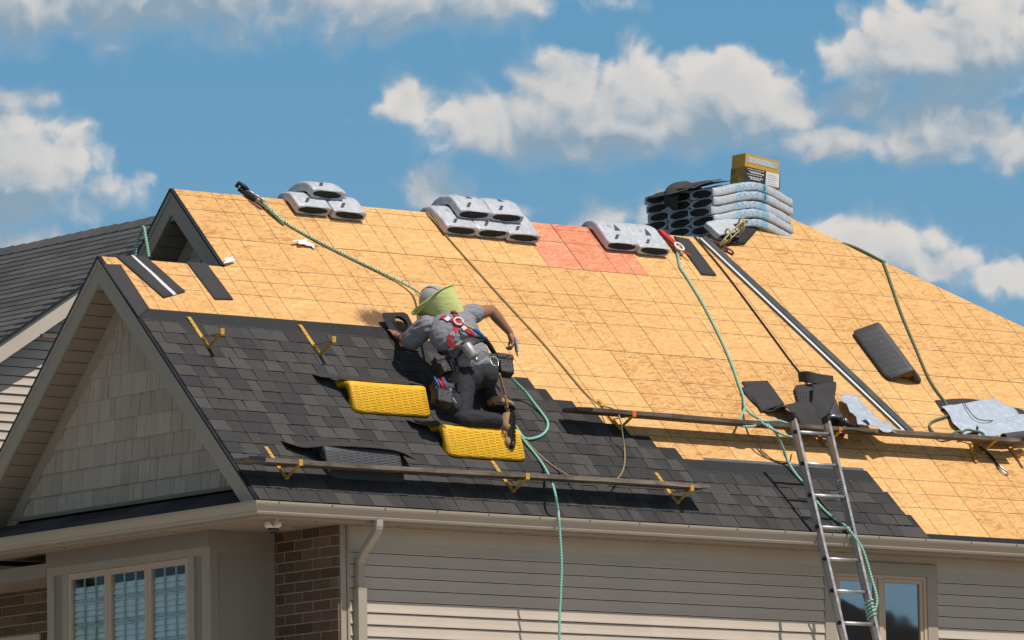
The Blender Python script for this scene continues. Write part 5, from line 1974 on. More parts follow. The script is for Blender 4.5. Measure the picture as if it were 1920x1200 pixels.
lv = [(0.415, 0.274), (2.823, 0.279), (4.636, 0.26)]
for v, lb in zip(lv, ('left end', 'middle', 'right end')):
    bracket('yellow roof bracket holding the %s of the lower plank' % lb, v)
bracket('bare yellow roof bracket at the upper left of the shingles', (0.506, 2.034))
bracket('bare yellow roof bracket above the left yellow cushion', (1.694, 2.046))
xl0, xr0 = (-0.115, 0.223, 0.2), (4.85, 0.227, 0.2)
plank_on('long weathered grey plank on the lower roof brackets', lv[0], lv[2], xl0[0], xr0[0], 'plank_grey')
uv_ = [(4.581, 1.278), (6.969, 1.251), (8.912, 1.301), (9.322, 1.256)]
bracket('roof bracket with orange lip at the left end of the upper plank', uv_[0], lip='orange_steel')
bracket('roof bracket with orange lip under the upper plank beside the ladder', uv_[1], lip='orange_steel')
bracket('upright yellow roof bracket in front of the grey sheet', uv_[2], strap_len=0.3)
bracket('yellow roof bracket at the far right end of the upper plank', uv_[3])
xa_, xb_ = (3.939, 1.211, 0.2), (7.407, 1.198, 0.2)
plank_on('long dark plank on the upper roof brackets left of and behind the ladder', uv_[0], uv_[1], xa_[0], xb_[0], 'plank_dark')
xc_, xd_ = (6.999, 1.21, 0.2), (9.196, 1.192, 0.2)
plank_on('brown plank on the upper brackets at the right edge', uv_[1], uv_[2], xc_[0], xd_[0], 'plank_grey', zoff=-0.012)

# ================================================================ ladder
LD = thing('ladder', 'aluminium extension ladder leaning on the gutter', 'ladder', loc=(6.008, -0.125 - 6.87 * math.tan(R(17.4)), GZ))
lean = Matrix.Rotation(R(-17.4), 4, 'X')
LEN = (6.9 + 1.06) / math.cos(R(17.4))


def rail(x, sg):
    mb = MB()
    # I-section: web and two flanges
    for (a0, a1, b0, b1) in ((-0.003, 0.003, -0.036, 0.036), (-0.014, 0.014, -0.040, -0.0365), (-0.014, 0.014, 0.0365, 0.040)):
        mb.box(x + a0, x + a1, b0, b1, 0, LEN, lean)
    r = mb.build('rail', M['aluminium'], LD)
    c = MB()
    c.box(x - 0.016, x + 0.016, -0.043, 0.043, LEN - 0.05, LEN + 0.006, lean)
    c.build('end_cap', M['tool_black'], r)
    return r


rl = rail(0.0, -1)
rr_ = rail(0.395, 1)
z = LEN - 0.165
while z > 0.2:
    mb = MB()
    mb.tube([lean @ Vector((0.004, 0, z)), lean @ Vector((0.391, 0, z))], 0.0165, 10)
    rg = mb.build('rung', M['aluminium'], LD)
    mb = MB()
    mb.lathe([(0.0, -0.0155), (0.019, -0.0155), (0.019, -0.0035), (0.0, -0.0035)], 10, lean @ Matrix.Translation((0, 0, z)) @ Matrix.Rotation(R(90), 4, 'Y'))
    mb.build('rung_plug', M['tool_black'], rg)
    z -= 0.305
mb = MB()
mb.box(0.395 - .0155, 0.395 - .0145, -0.03, 0.028, LEN - 0.78, LEN - 0.60, lean)
dl = mb.build('data_label', M['carton_label'], rr_)
for i in range(6):
    q = MB()
    q.box(0.395 - .0168, 0.395 - .0160, -0.026 + .004 * (i % 2), 0.012 + .01 * (i % 3), LEN - 0.64 - i * .024, LEN - 0.63 - i * .024, lean)
    q.build('print_line', M['tool_black'], LD)


# ================================================================ ropes and hoses
def cord(name, label, cat, pts, r, mat, group=None, n=10, sides=8, extra=None):
    p = spline(pts, n)
    off = Vector(p[0])
    mb = MB()
    mb.tube([q - off for q in p], r, sides)
    o = mb.build(name, M[mat], None, loc=off)
    tag(o, label, cat, group)
    return o


def RP(*lst):
    return [rf(*q) for q in lst]


G_ROPE = 'safety ropes on the roof'
cord('safety_rope', 'green flecked lifeline from the left ridge anchor to the roofer', 'rope',
     RP((2.205, 4.273, 0.03), (2.265, 4.13, 0.02), (2.355, 3.97, 0.014), (2.578, 3.737, 0.018), (2.825, 3.534, 0.018), (3.077, 3.339, 0.018), (3.226, 3.187, 0.03), (3.244, 2.991, 0.09), (3.026, 2.509, 0.3), (2.762, 1.906, 0.6)), 0.0125, 'rope_fleck', G_ROPE)
cord('rope_splice', 'thick white and green spliced end of the left lifeline', 'rope',
     RP((2.191, 4.283, 0.045), (2.21, 4.214, 0.04), (2.248, 4.11, 0.034), (2.284, 4.019, 0.03), (2.31, 3.973, 0.026)), [0.010] * 8 + [0.019] * 25 + [0.017] * 8, 'rope_fleck', G_ROPE, n=10)
cord('safety_rope', 'pale green rope from the red anchor strap down past the ladder', 'rope',
     RP((6.924, 4.158, 0.03), (6.855, 3.987, 0.018), (6.796, 3.841, 0.014), (6.784, 3.68, 0.014), (6.737, 3.269, 0.014), (6.644, 2.794, 0.014), (6.543, 2.395, 0.014), (6.439, 2.076, 0.014), (6.371, 1.885, 0.02), (6.261, 1.701, 0.05),
        (6.174, 1.51, 0.12), (6.121, 1.332, 0.2), (6.118, 1.2, 0.24), (6.144, 1.09, 0.24), (6.215, 1.019, 0.16), (6.288, 0.942, 0.06), (6.306, 0.8, 0.03), (6.325, 0.607, 0.03), (6.318, 0.354, 0.03), (6.368, 0.173, 0.03), (6.428, 0.028, 0.05))
     + [Vector((6.34, -0.14, 0.02)), Vector((6.44, -0.20, -0.15)), Vector((6.495, -0.25, -0.40)), Vector((6.50, -0.32, -0.62)), Vector((6.45, -0.32, -0.74))], 0.0125, 'rope_green', G_ROPE)
# lashing of the rope on the ladder rail
lash = []
base = Vector((LD.location.x + 0.395, LD.location.y, LD.location.z))
for i in range(41):
    an = i * 2 * math.pi / 8
    zz = LEN - 1.94 + i * 0.0042
    lash.append(base + lean @ Vector((0.028 * math.cos(an), 0.052 * math.sin(an), zz)))
cord('rope_lashing', 'pale green rope wound round the right ladder rail', 'rope', lash, 0.0085, 'rope_green', G_ROPE, n=2)
cord('rope_loop', 'slack loop of pale green rope lying on the upper plank', 'rope',
     RP((6.238, 1.672, 0.06), (6.091, 1.521, 0.08), (5.896, 1.318, 0.14), (5.847, 1.211, 0.2), (5.951, 1.195, 0.22), (6.082, 1.267, 0.22), (6.153, 1.281, 0.22), (6.317, 1.302, 0.22), (6.437, 1.252, 0.22)), 0.0115, 'rope_green', G_ROPE)
cord('rope_tail', 'short pale green rope end running behind the ladder rail', 'rope',
     RP((6.043, 1.262, 0.24), (6.075, 1.15, 0.26), (6.145, 1.081, 0.26), (6.237, 1.048, 0.25), (6.379, 1.034, 0.24)), 0.0115, 'rope_green', G_ROPE)
cord('safety_rope', 'dark green rope over the right-hand hip of the roof', 'rope',
     [Vector((8.95, 3.55, 3.10)), rf(9.20, 4.535, -0.02)] + RP((9.538, 4.261, 0.014), (9.539, 4.21, 0.015), (9.451, 3.954, 0.014), (9.253, 3.41, 0.014), (9.097, 2.893, 0.014), (8.962, 2.433, 0.014), (8.931, 2.201, 0.014), (8.931, 2.067, 0.014), (8.9, 1.943, 0.01)), 0.0125, 'rope_dark', G_ROPE)
cord('rope_loop', 'loop of dark green rope in front of the grey sheet', 'rope',
     RP((8.907, 1.876, 0.014), (8.743, 1.807, 0.014), (8.573, 1.738, 0.014), (8.478, 1.652, 0.014), (8.453, 1.537, 0.03), (8.49, 1.469, 0.05), (8.602, 1.49, 0.06), (8.724, 1.535, 0.07), (8.756, 1.502, 0.08)), 0.0125, 'rope_dark', G_ROPE)
cord('rope_loop', 'dark green rope arching behind the upright bracket at the right', 'rope',
     RP((8.714, 1.486, 0.09), (8.772, 1.502, 0.12), (8.844, 1.48, 0.13), (8.935, 1.457, 0.13), (8.886, 1.32, 0.15)), 0.011, 'rope_dark', G_ROPE)
cord('rope_strand', 'thin olive cord lying over the large grey sheet', 'rope',
     RP((9.105, 2.018, 0.06), (9.072, 1.879, 0.075), (9.069, 1.741, 0.085), (9.153, 1.717, 0.085), (9.275, 1.726, 0.08)), 0.005, 'rope_dark', G_ROPE)
cord('safety_rope', 'teal rope looping from the roofer belt on to the shingles', 'rope',
     RP((3.302, 1.552, 0.34), (3.5, 1.623, 0.2), (3.664, 1.619, 0.1), (3.74, 1.516, 0.05), (3.773, 1.4, 0.032), (3.762, 1.284, 0.03), (3.677, 1.166, 0.03), (3.542, 1.074, 0.03), (3.4, 1.033, 0.03), (3.341, 1.058, 0.035)), 0.0125, 'rope_teal', G_ROPE)
cord('safety_rope', 'teal rope hanging from the roofer over the eave to the ground', 'rope',
     RP((3.238, 1.309, 0.16), (3.303, 1.243, 0.08), (3.35, 1.147, 0.035), (3.342, 0.991, 0.03), (3.362, 0.818, 0.03), (3.336, 0.603, 0.05), (3.137, 0.252, 0.18), (3.06, 0.065, 0.2), (3.089, -0.001, 0.12), (3.101, -0.039, 0.08))
     + [Vector((q[0], -0.14, q[1])) for q in ((3.061, -0.033), (3.07, -0.161), (3.082, -0.436), (3.065, -0.712), (3.046, -1.057), (3.035, -2.449), (2.94, -6.505))], 0.0115, 'rope_teal', G_ROPE)
cord('safety_rope', 'green rope hanging behind the lower ridge by the upper gable', 'rope',
     [Vector((1.17, q[0], q[1])) for q in ((3.495, 2.531), (3.477, 2.615), (3.417, 2.714), (3.358, 2.773), (3.334, 2.704), (3.302, 2.595), (3.279, 2.496))], 0.014, 'rope_green', G_ROPE)
cord('air_hose', 'tan air hose curving from the ridge down to the roofer', 'hose',
     RP((4.133, 4.39, 0.005), (4.116, 4.305, 0.02), (4.164, 3.95, 0.012), (4.236, 3.474, 0.012), (4.321, 2.972, 0.012), (4.402, 2.513, 0.012), (4.447, 2.122, 0.012), (4.472, 1.868, 0.012), (4.501, 1.71, 0.014), (4.51, 1.57, 0.05), (4.501, 1.454, 0.12), (4.453, 1.3, 0.2), (4.392, 1.146, 0.225), (4.416, 1.066, 0.14), (4.424, 0.953, 0.05), (4.334, 0.779, 0.03), (4.181, 0.596, 0.05), (3.907, 0.354, 0.15), (3.692, 0.235, 0.2), (3.578, 0.252, 0.19), (3.543, 0.415, 0.1), (3.5, 0.626, 0.03), (3.423, 0.813, 0.02), (3.383, 0.992, 0.02), (3.366, 1.14, 0.03), (3.294, 1.205, 0.08), (3.25, 1.288, 0.16), (3.185, 1.329, 0.26)), 0.0072, 'hose_tan')
cord('air_hose', 'black air hose straight down the boards to the nail gun', 'hose',
     RP((7.281, 4.37, 0.01), (7.296, 4.288, 0.012), (7.329, 3.822, 0.012), (7.33, 3.182, 0.012), (7.324, 2.581, 0.012), (7.326, 2.292, 0.012), (7.288, 1.967, 0.02)), 0.0075, 'hose_black')
cord('hose_loop', 'thin dark hose drooping below the upper plank left of the ladder', 'hose',
     RP((6.118, 1.139, 0.01), (6.147, 1.034, 0.012), (6.233, 0.951, 0.012), (6.362, 0.976, 0.012), (6.457, 1.089, 0.012)), 0.005, 'hose_black')

# coil of yellow rope on the stack side
cen = (7.658, 4.34, 0.12)
root = thing('rope_coil', 'coiled pale yellow rope hanging below the tall stack', 'rope', loc=rf(*cen))
for i in range(6):
    o_ = 0.012 * i
    lp = []
    for j in range(14):
        an = 2 * math.pi * j / 14
        a, b_ = 0.20 * math.cos(an), (0.045 + 0.012 * mnoise.noise(Vector((i, j * .3, 2)))) * math.sin(an)
        lp.append(Vector((a * 0.80 + o_ * .3, a * 0.10 + b_ * 0.5 - o_ * .5, a * .55 - b_ * 0.9 + 0.006 * i - .02)))
    mb = MB()
    mb.tube(spline(lp, 4, True), 0.0075, 6, closed=True)
    mb.build('turn', M['rope_yellow'], root)
for q in (-0.05, 0.12):
    lp = [Vector((q + 0.02 * math.cos(t_ / 8 * 6.283) * .3, 0.05 * math.cos(t_ / 8 * 6.283), q * .68 + 0.065 * math.sin(t_ / 8 * 6.283))) for t_ in range(8)]
    mb = MB()
    mb.tube(spline(lp, 4, True), 0.009, 6, closed=True)
    mb.build('wrap', M['rope_yellow'], root)

# ================================================================ ridge anchors
p0, p1 = (2.056, 4.418, 0.03), (2.232, 4.204, 0.02)
root = thing('roof_anchor', 'rusty ridge anchor with shackle at the top of the left lifeline', 'anchor', 'ridge anchors', mat=roof_matrix(p0[0], p0[1], 0.0, 0))
dv = Vector((p1[0] - p0[0], p1[1] - p0[1], 0))
m_ = MB()
m_.bar(Vector((0.06, -0.10, 0.004)), dv * 0.95 + Vector((-.03, -.02, 0.004)), 0.075, 0.004)
m_.build('plate', M['rust'], root)
m_ = MB()
m_.bar(Vector((0, 0.03, 0.010)), dv * 0.55 + Vector((0, 0, .01)), 0.06, 0.03)
m_.build('strap', M['tool_black'], root)
m_ = MB()
m_.tube([Vector((-.02, 0.05, 0.02)), Vector((-.01, .06, .06)), Vector((0.03, .02, .06)), Vector((.05, -.03, .05))], 0.02, 8)
m_.build('hook', M['tool_black'], root)
for i in range(3):
    q = dv * (0.35 + 0.2 * i)
    lp = [q + Vector((0.04 * math.cos(a_ / 10 * 6.283) * .75, -0.05 * math.cos(a_ / 10 * 6.283) * .8 + .0, 0.045 + 0.022 * math.sin(a_ / 10 * 6.283))) for a_ in range(10)]
    m_ = MB()
    m_.tube(spline(lp, 3, True), 0.007, 6, closed=True)
    m_.build('link', M['steel'], root)
p0, p1 = (6.919, 4.361, 0.01), (6.924, 4.17, 0.02)
root = thing('roof_anchor', 'red strap anchor with white ring at the top of the pale green rope', 'anchor', 'ridge anchors', mat=roof_matrix(p0[0], p0[1], 0.0, 0))
dv = Vector((p1[0] - p0[0], p1[1] - p0[1], 0.02))
m_ = MB()
m_.bar(Vector((-.03, 0.05, 0.006)), dv + Vector((0, 0, .006)), 0.06, 0.022)
m_.build('strap', M['red_web'], root)
m_ = MB()
m_.bar(dv * 0.4 + Vector((-.03, -.02, .004)), dv * 1.7 + Vector((-.03, -.03, .004)), 0.035, 0.006)
m_.build('strap', M['rust'], root)
lp = [dv * 1.25 + Vector((0.042 * math.cos(a_ / 12 * 6.283), 0.055 * math.sin(a_ / 12 * 6.283), 0.03)) for a_ in range(12)]
m_ = MB()
m_.tube(spline(lp, 3, True), 0.0115, 8, closed=True)
m_.build('ring', M['paper'], root)
m_ = MB()
m_.bar(dv * 1.2, dv * 2.0 + Vector((.06, .01, .01)), 0.02, 0.01)
m_.build('tail', M['red_web'], root)
p0 = (7.495, 4.268, 0.02)
root = thing('roof_anchor', 'rusty chain anchor on the boards right of the metal flashing', 'anchor', 'ridge anchors', mat=roof_matrix(p0[0], p0[1], 0.0, 0))
for i in range(4):
    q = Vector((-0.06 + 0.05 * i, 0.04 - 0.045 * i, 0.02))
    lp = [q + Vector((0.03 * math.cos(a_ / 8 * 6.283), -0.032 * math.cos(a_ / 8 * 6.283), (0.018 if i % 2 else 0.006) * math.sin(a_ / 8 * 6.283))) + Vector((.012, .012, 0)) * (0 if i % 2 else math.sin(a_ / 8 * 6.283)) for a_ in range(8)]
    m_ = MB()
    m_.tube(spline(lp, 3, True), 0.009, 6, closed=True)
    m_.build('link', M['rust'], root)

# ================================================================ metal flashing lengths
a_, b_ = (7.353, 4.351), (8.14, 1.532)
for (nm, lb, off, wv, mt_) in (('metal_flashing', 'pale metal flashing strip lying slanted across the boards', -0.024, 0.030, 'flash_light'), ('metal_flashing', 'dark metal flashing strip lying beside the pale one', 0.024, 0.058, 'flash_dark')):
    A = rf(a_[0], a_[1], 0.0)
    root = thing(nm, lb, 'flashing', 'flashing strips', loc=A)
    B = rf(b_[0] + off * .6, b_[1], 0.0) - A
    d_ = B.normalized()
    nn = Vector((0, -Q, Q))
    sd = d_.cross(nn).normalized()
    if sd.x < 0:
        sd = -sd
    m_ = MB()
    prof2 = [(-wv / 2, 0.012), (-wv / 2 + .003, 0.020), (wv / 2 - .003, 0.026 if off < 0 else 0.040), (wv / 2, 0.012)]
    N_ = 24
    for i in range(N_):
        for q in range(3):
            P_ = []
            for (ii, qq) in ((i, q), (i + 1, q), (i + 1, q + 1), (i, q + 1)):
                t_ = ii / N_
                sag = 0.010 * math.sin(t_ * 3.14) * (1 if off > 0 else .4)
                P_.append(B * t_ + sd * (off + prof2[qq][0]) + nn * (prof2[qq][1] * (1 if qq else 0.3) + sag))
            m_.face(P_)
    m_.build('strip', M[mt_], root)
    m_ = MB()
    m_.bar(sd * (off - wv / 2) + nn * .012, B + sd * (off - wv / 2) + nn * .012, 0.004, 0.012, up=nn)
    m_.build('hem', M['flash_dark'], root)

# ================================================================ nail gun, vent pipe, tool strap
p0 = (7.177, 1.426, 0.16)
root = thing('nail_gun', 'black nail gun lying on the upper plank right of the ladder', 'nail gun', loc=rf(*p0))
m_ = MB()
m_.lathe([(0.0, -.05), (.036, -.05), (.040, -.03), (.040, .03), (.030, .045), (0, .045)], 18, Matrix.Rotation(R(70), 4, 'X') @ Matrix.Rotation(R(20), 4, 'Y'))
m_.build('cap', M['tool_black'], root)
m_ = MB()
m_.lathe([(.0, -.056), (.022, -.056), (.022, -.049), (.0, -.049)], 14, Matrix.Rotation(R(70), 4, 'X') @ Matrix.Rotation(R(20), 4, 'Y') @ Matrix.Rotation(R(180), 4, 'X'))
m_.build('exhaust', M['steel'], root)
m_ = MB()
m_.tube([Vector((.03, .0, .0)), Vector((.09, .01, -.012)), Vector((.16, .0, -.035)), Vector((.19, 0, -.05))], [.03, .026, .024, .028], 10)
m_.build('handle', M['tool_black'], root)
m_ = MB()
m_.bar(Vector((-.16, 0, .03)), Vector((-.02, 0, .01)), .045, .04)
m_.build('magazine', M['tool_black'], root)
m_ = MB()
m_.tube([Vector((-.17, 0, .045)), Vector((-.12, -.03, .05)), Vector((-.05, -.03, .04))], .014, 8)
m_.build('nose', M['steel'], root)

p0, p1 = (9.087, 1.331, 0.18), (9.459, 1.409, 0.18)
A, B = rf(*p0), rf(*p1)
root = thing('vent_pipe', 'short grey pipe lying on the upper plank at the right edge', 'pipe', loc=A)
B = B - A
mx = B.to_track_quat('Z', 'Y').to_matrix().to_4x4()
m_ = MB()
m_.lathe([(.040, 0), (.048, 0), (.048, B.length), (.053, B.length), (.053, B.length + .05), (.040, B.length + .05), (.040, 0)], 22, mx)
m_.build('tube', M['pipe_grey'], root)

p = [(8.811, 1.281, 0.1), (8.945, 1.298, 0.03), (8.98, 1.202, 0.022), (8.977, 1.096, 0.02)]
root = thing('tool_lanyard', 'black lanyard with steel hook hanging below the plank at the right', 'lanyard', loc=rf(*p[0]))
m_ = MB()
m_.tube([q - root.location for q in spline(RP(*p), 6)], 0.018, 8, flat=.5)
m_.build('webbing', M['black_web'], root)
h0, h1 = rf(*(8.974, 1.111, 0.02)), rf(*(9.019, 0.999, 0.02))
d_ = h1 - h0
sd = d_.cross(Vector((0, -Q, Q))).normalized()
lp = [h0 + d_ * (0.5 - 0.5 * math.cos(a_ / 12 * 6.283)) + sd * 0.022 * math.sin(a_ / 12 * 6.283) - root.location for a_ in range(12)]
m_ = MB()
m_.tube(spline(lp, 3, True), 0.008, 8, closed=True)
m_.build('hook', M['steel'], root)
tg = [(8.704, 1.318, 0.1), (8.782, 1.313, 0.02), (8.753, 1.217, 0.02), (8.731, 1.154, 0.02)]
folded('yellow strap end hanging under the upright bracket', tg, 0.035, seed=3, name='strap_end', mat='yellow_steel', cat='strap', group=None)
# splinter of scrap wood sticking out behind the left rake
wbp = (3.27, 1.704)
m_ = MB()
m_.box(0, 0.16, 0, 0.04, 0, 0.035)
tag(m_.build('wood_block', M['plank_dark'], None, loc=(0.03, wbp[0], wbp[1])), 'small brown wood block sticking out behind the left rake', 'wood block')

# ================================================================ the roofer
M['skin'] = cloth_material('skin', (0.30, 0.145, 0.088), 0.45, 0.09, 12, 0.14, 70)
M['shirt'] = cloth_material('shirt', (0.235, 0.236, 0.255), 0.9, 0.07, 16, 0.9, 240)
M['trousers'] = cloth_material('trousers', (0.017, 0.017, 0.021), 0.85, 0.12, 13, 0.5, 240)
M['boot_tan'] = cloth_material('boot_tan', (0.30, 0.185, 0.085), 0.75, 0.14, 30, 0.4, 120)
M['boot_sole'] = painted('boot_sole', (0.020, 0.017, 0.015), 0.2, 25, 0.8, 0.5)
M['hat_shell'] = painted('hat_shell', (0.40, 0.38, 0.36), 0.06, 20, 0.35, 0.03)
M['hat_cloth'] = cloth_material('hat_cloth', (0.50, 0.55, 0.20), 0.85, 0.07, 14, 0.35, 200)
M['belt_leather'] = cloth_material('belt_leather', (0.013, 0.012, 0.013), 0.6, 0.2, 20, 0.3, 120)
M['tool_red'] = painted('tool_red', (0.45, 0.03, 0.03), 0.1, 20, 0.4)
M['tool_blue'] = painted('tool_blue', (0.03, 0.14, 0.38), 0.1, 20, 0.4)
M['blade'] = painted('blade', (0.50, 0.52, 0.55), 0.06, 20, 0.3, 0.03, metallic=0.7)
M['lanyard_tan'] = cloth_material('lanyard_tan', (0.36, 0.19, 0.06), 0.8, 0.1, 30, 0.2)

JP = {k: rf(*v) for k, v in dict(
    pelvis=(2.88, 1.488, 0.36), waist=(2.829, 1.609, 0.45), chest=(2.78, 1.809, 0.53), neck=(2.819, 2.036, 0.56), head=(2.728, 2.166, 0.58),
    shR=(3.039, 2.061, 0.57), elR=(3.318, 2.137, 0.58), wrR=(3.495, 1.977, 0.47), hdR=(3.494, 1.904, 0.45),
    shL=(2.588, 1.988, 0.46), elL=(2.536, 2.037, 0.23), wrL=(2.663, 2.29, 0.09), hdL=(2.677, 2.373, 0.06),
    hipL=(2.731, 1.411, 0.34), knL=(2.603, 1.056, 0.19), anL=(2.981, 1.033, 0.2), heelL=(3.203, 1.145, 0.22), toeL=(3.053, 0.794, 0.12),
    hipR=(2.994, 1.472, 0.37), knR=(3.154, 1.717, 0.17), anR=(3.214, 1.461, 0.1), toeR=(3.389, 1.459, 0.035)).items()}
person = thing('person', 'roofer in grey shirt and red harness kneeling on the yellow cushion', 'person', loc=rf(2.88, 1.49, 0.015))
PO = person.location.copy()
J = {k: v - PO for k, v in JP.items()}
SPINE = (J['neck'] - J['pelvis']).normalized()
SIDE = (J['shR'] - J['shL']).normalized()
SIDE = (SIDE - SPINE * SIDE.dot(SPINE)).normalized()
BACK = SIDE.cross(SPINE).normalized()          # out of the roofer's back, towards the street


def axis_matrix(c, x, y, z, sx, sy, sz):
    m_ = Matrix.Identity(4)
    for i, (v, s_) in enumerate(((x, sx), (y, sy), (z, sz))):
        for q in range(3):
            m_[q][i] = v[q] * s_
    m_.translation = c
    return m_


def flesh(name, prims, mat, parent, voxel=0.008, smooth=5, wrinkle=0.0, wf=14.0, seed=0.0, keep=True):
    """one continuous surface from overlapping tapered limbs and ellipsoids"""
    bm_ = bmesh.new()
    for p in prims:
        if p[0] == 'cap':
            _, a, ra, b_, rb = p
            d_ = b_ - a
            L = d_.length
            rot = d_.to_track_quat('Z', 'Y').to_matrix().to_4x4() if L > 1e-6 else Matrix.Identity(4)
            mtx = Matrix.Translation(a) @ rot
            prof_ = [(ra * math.cos(t_), ra * math.sin(t_)) for t_ in [R(-90) + R(90) * i / 5 for i in range(6)]] + [(rb * math.cos(t_), L + rb * math.sin(t_)) for t_ in [R(90) * i / 5 for i in range(6)]]
            n = 14
            rings = []
            for (r_, z_) in prof_:
                r_ = max(r_, 1e-4)
                rings.append([bm_.verts.new(mtx @ Vector((r_ * math.cos(2 * math.pi * j / n), r_ * math.sin(2 * math.pi * j / n), z_))) for j in range(n)])
            for r0, r1 in zip(rings[:-1], rings[1:]):
                for j in range(n):
                    bm_.faces.new((r0[j], r0[(j + 1) % n], r1[(j + 1) % n], r1[j]))
            bm_.faces.new(rings[0][::-1])
            bm_.faces.new(rings[-1])
        elif p[0] == 'box':
            bmesh.ops.create_cube(bm_, size=2.0, matrix=p[1])
        else:
            bmesh.ops.create_icosphere(bm_, subdivisions=3, radius=1.0, matrix=p[1])
    me = bpy.data.meshes.new(name)
    bm_.to_mesh(me)
    bm_.free()
    o = bpy.data.objects.new(name, me)
    COL.objects.link(o)
    rm_ = o.modifiers.new('remesh', 'REMESH')
    rm_.mode = 'VOXEL'
    rm_.voxel_size = voxel
    sm_ = o.modifiers.new('smooth', 'SMOOTH')
    sm_.factor = 0.5
    sm_.iterations = smooth
    dg_ = bpy.context.evaluated_depsgraph_get()
    out = bpy.data.meshes.new_from_object(o.evaluated_get(dg_))
    bpy.data.objects.remove(o)
    bpy.data.meshes.remove(me)
    if wrinkle:
        nr = [v.normal.copy() for v in out.vertices]
        for v, nn in zip(out.vertices, nr):
            q = v.co
            a_, b2_, c2_ = q.dot(SIDE), q.dot(SPINE), q.dot(BACK)
            sk = 0.35 * math.sin(a_ * 9 + seed)
            w_ = mnoise.noise(Vector((a_ * wf * .55 + seed, (b2_ + sk * .12) * wf * 2.4, c2_ * wf * .55)))
            w_ = (1 - abs(w_) * 2) * 0.6 + 0.4 * mnoise.noise(Vector((q.x * wf * 2.3, q.y * wf * 2.3 + seed, q.z * wf * 3)))
            v.co = q + nn * wrinkle * w_
    for p_ in out.polygons:
        p_.use_smooth = True
    out.materials.clear()
    out.materials.append(mat)
    ob = bpy.data.objects.new(name, out)
    COL.objects.link(ob)
    ob.parent = parent
    return ob


def ell(c, sx, sy, sz, x=None, y=None, z=None):
    return ('ell', axis_matrix(c, x or SIDE, y or SPINE, z or BACK, sx, sy, sz))


def cap(a, ra, b_, rb):
    return ('cap', Vector(a), ra, Vector(b_), rb)


def lerp(a, b_, t_):
    return J[a].lerp(J[b_], t_)


# head frame: crown points up and to the roofer's left, back of the head to the street
HC = J['head']
H_UP = Vector((-0.50, 0.28, 0.80)).normalized()
H_BK = Vector((-0.02, -0.93, 0.20))
H_BK = (H_BK - H_UP * H_BK.dot(H_UP)).normalized()
H_SD = H_UP.cross(H_BK).normalized()


def hand(wrist, palm_c, fwd, nrm, curl, side_sign, spread=0.022, grip=False):
    """palm plus four fingers of unequal length and a thumb off the side of the palm"""
    fwd = fwd.normalized()
    nrm = (nrm - fwd * nrm.dot(fwd)).normalized()
    acr = fwd.cross(nrm).normalized() * side_sign
    pr = [cap(wrist, 0.028, palm_c - fwd * 0.02, 0.030),
          ('ell', axis_matrix(palm_c, fwd, acr, nrm, 0.055, 0.046, 0.019))]
    lens = (0.072, 0.082, 0.078, 0.060)
    for i in range(4):
        base_ = palm_c + fwd * 0.040 + acr * ((1.5 - i) * spread)
        d0 = fwd.copy()
        p0_ = base_
        a_ = curl
        for seg, fr_ in enumerate((0.45, 0.32, 0.23)):
            rot = Matrix.Rotation(-a_ * (0.8 if seg == 0 else 1.0), 3, acr * side_sign)
            d0 = (rot @ d0).normalized()
            p1_ = p0_ + d0 * lens[i] * fr_ * 1.15
            pr.append(cap(p0_, 0.0092 - seg * .0008, p1_, 0.0086 - seg * .0008))
            p0_ = p1_
    t0 = palm_c - fwd * 0.025 + acr * 0.038
    td = (fwd * 0.62 + acr * (0.75 if not grip else 0.25) - nrm * (0.1 if not grip else 0.6)).normalized()
    t1 = t0 + td * 0.040
    t2 = t1 + (td * 0.6 + fwd * 0.6).normalized() * 0.032
    pr += [cap(t0, 0.014, t1, 0.0115), cap(t1, 0.011, t2, 0.0095)]
    return pr


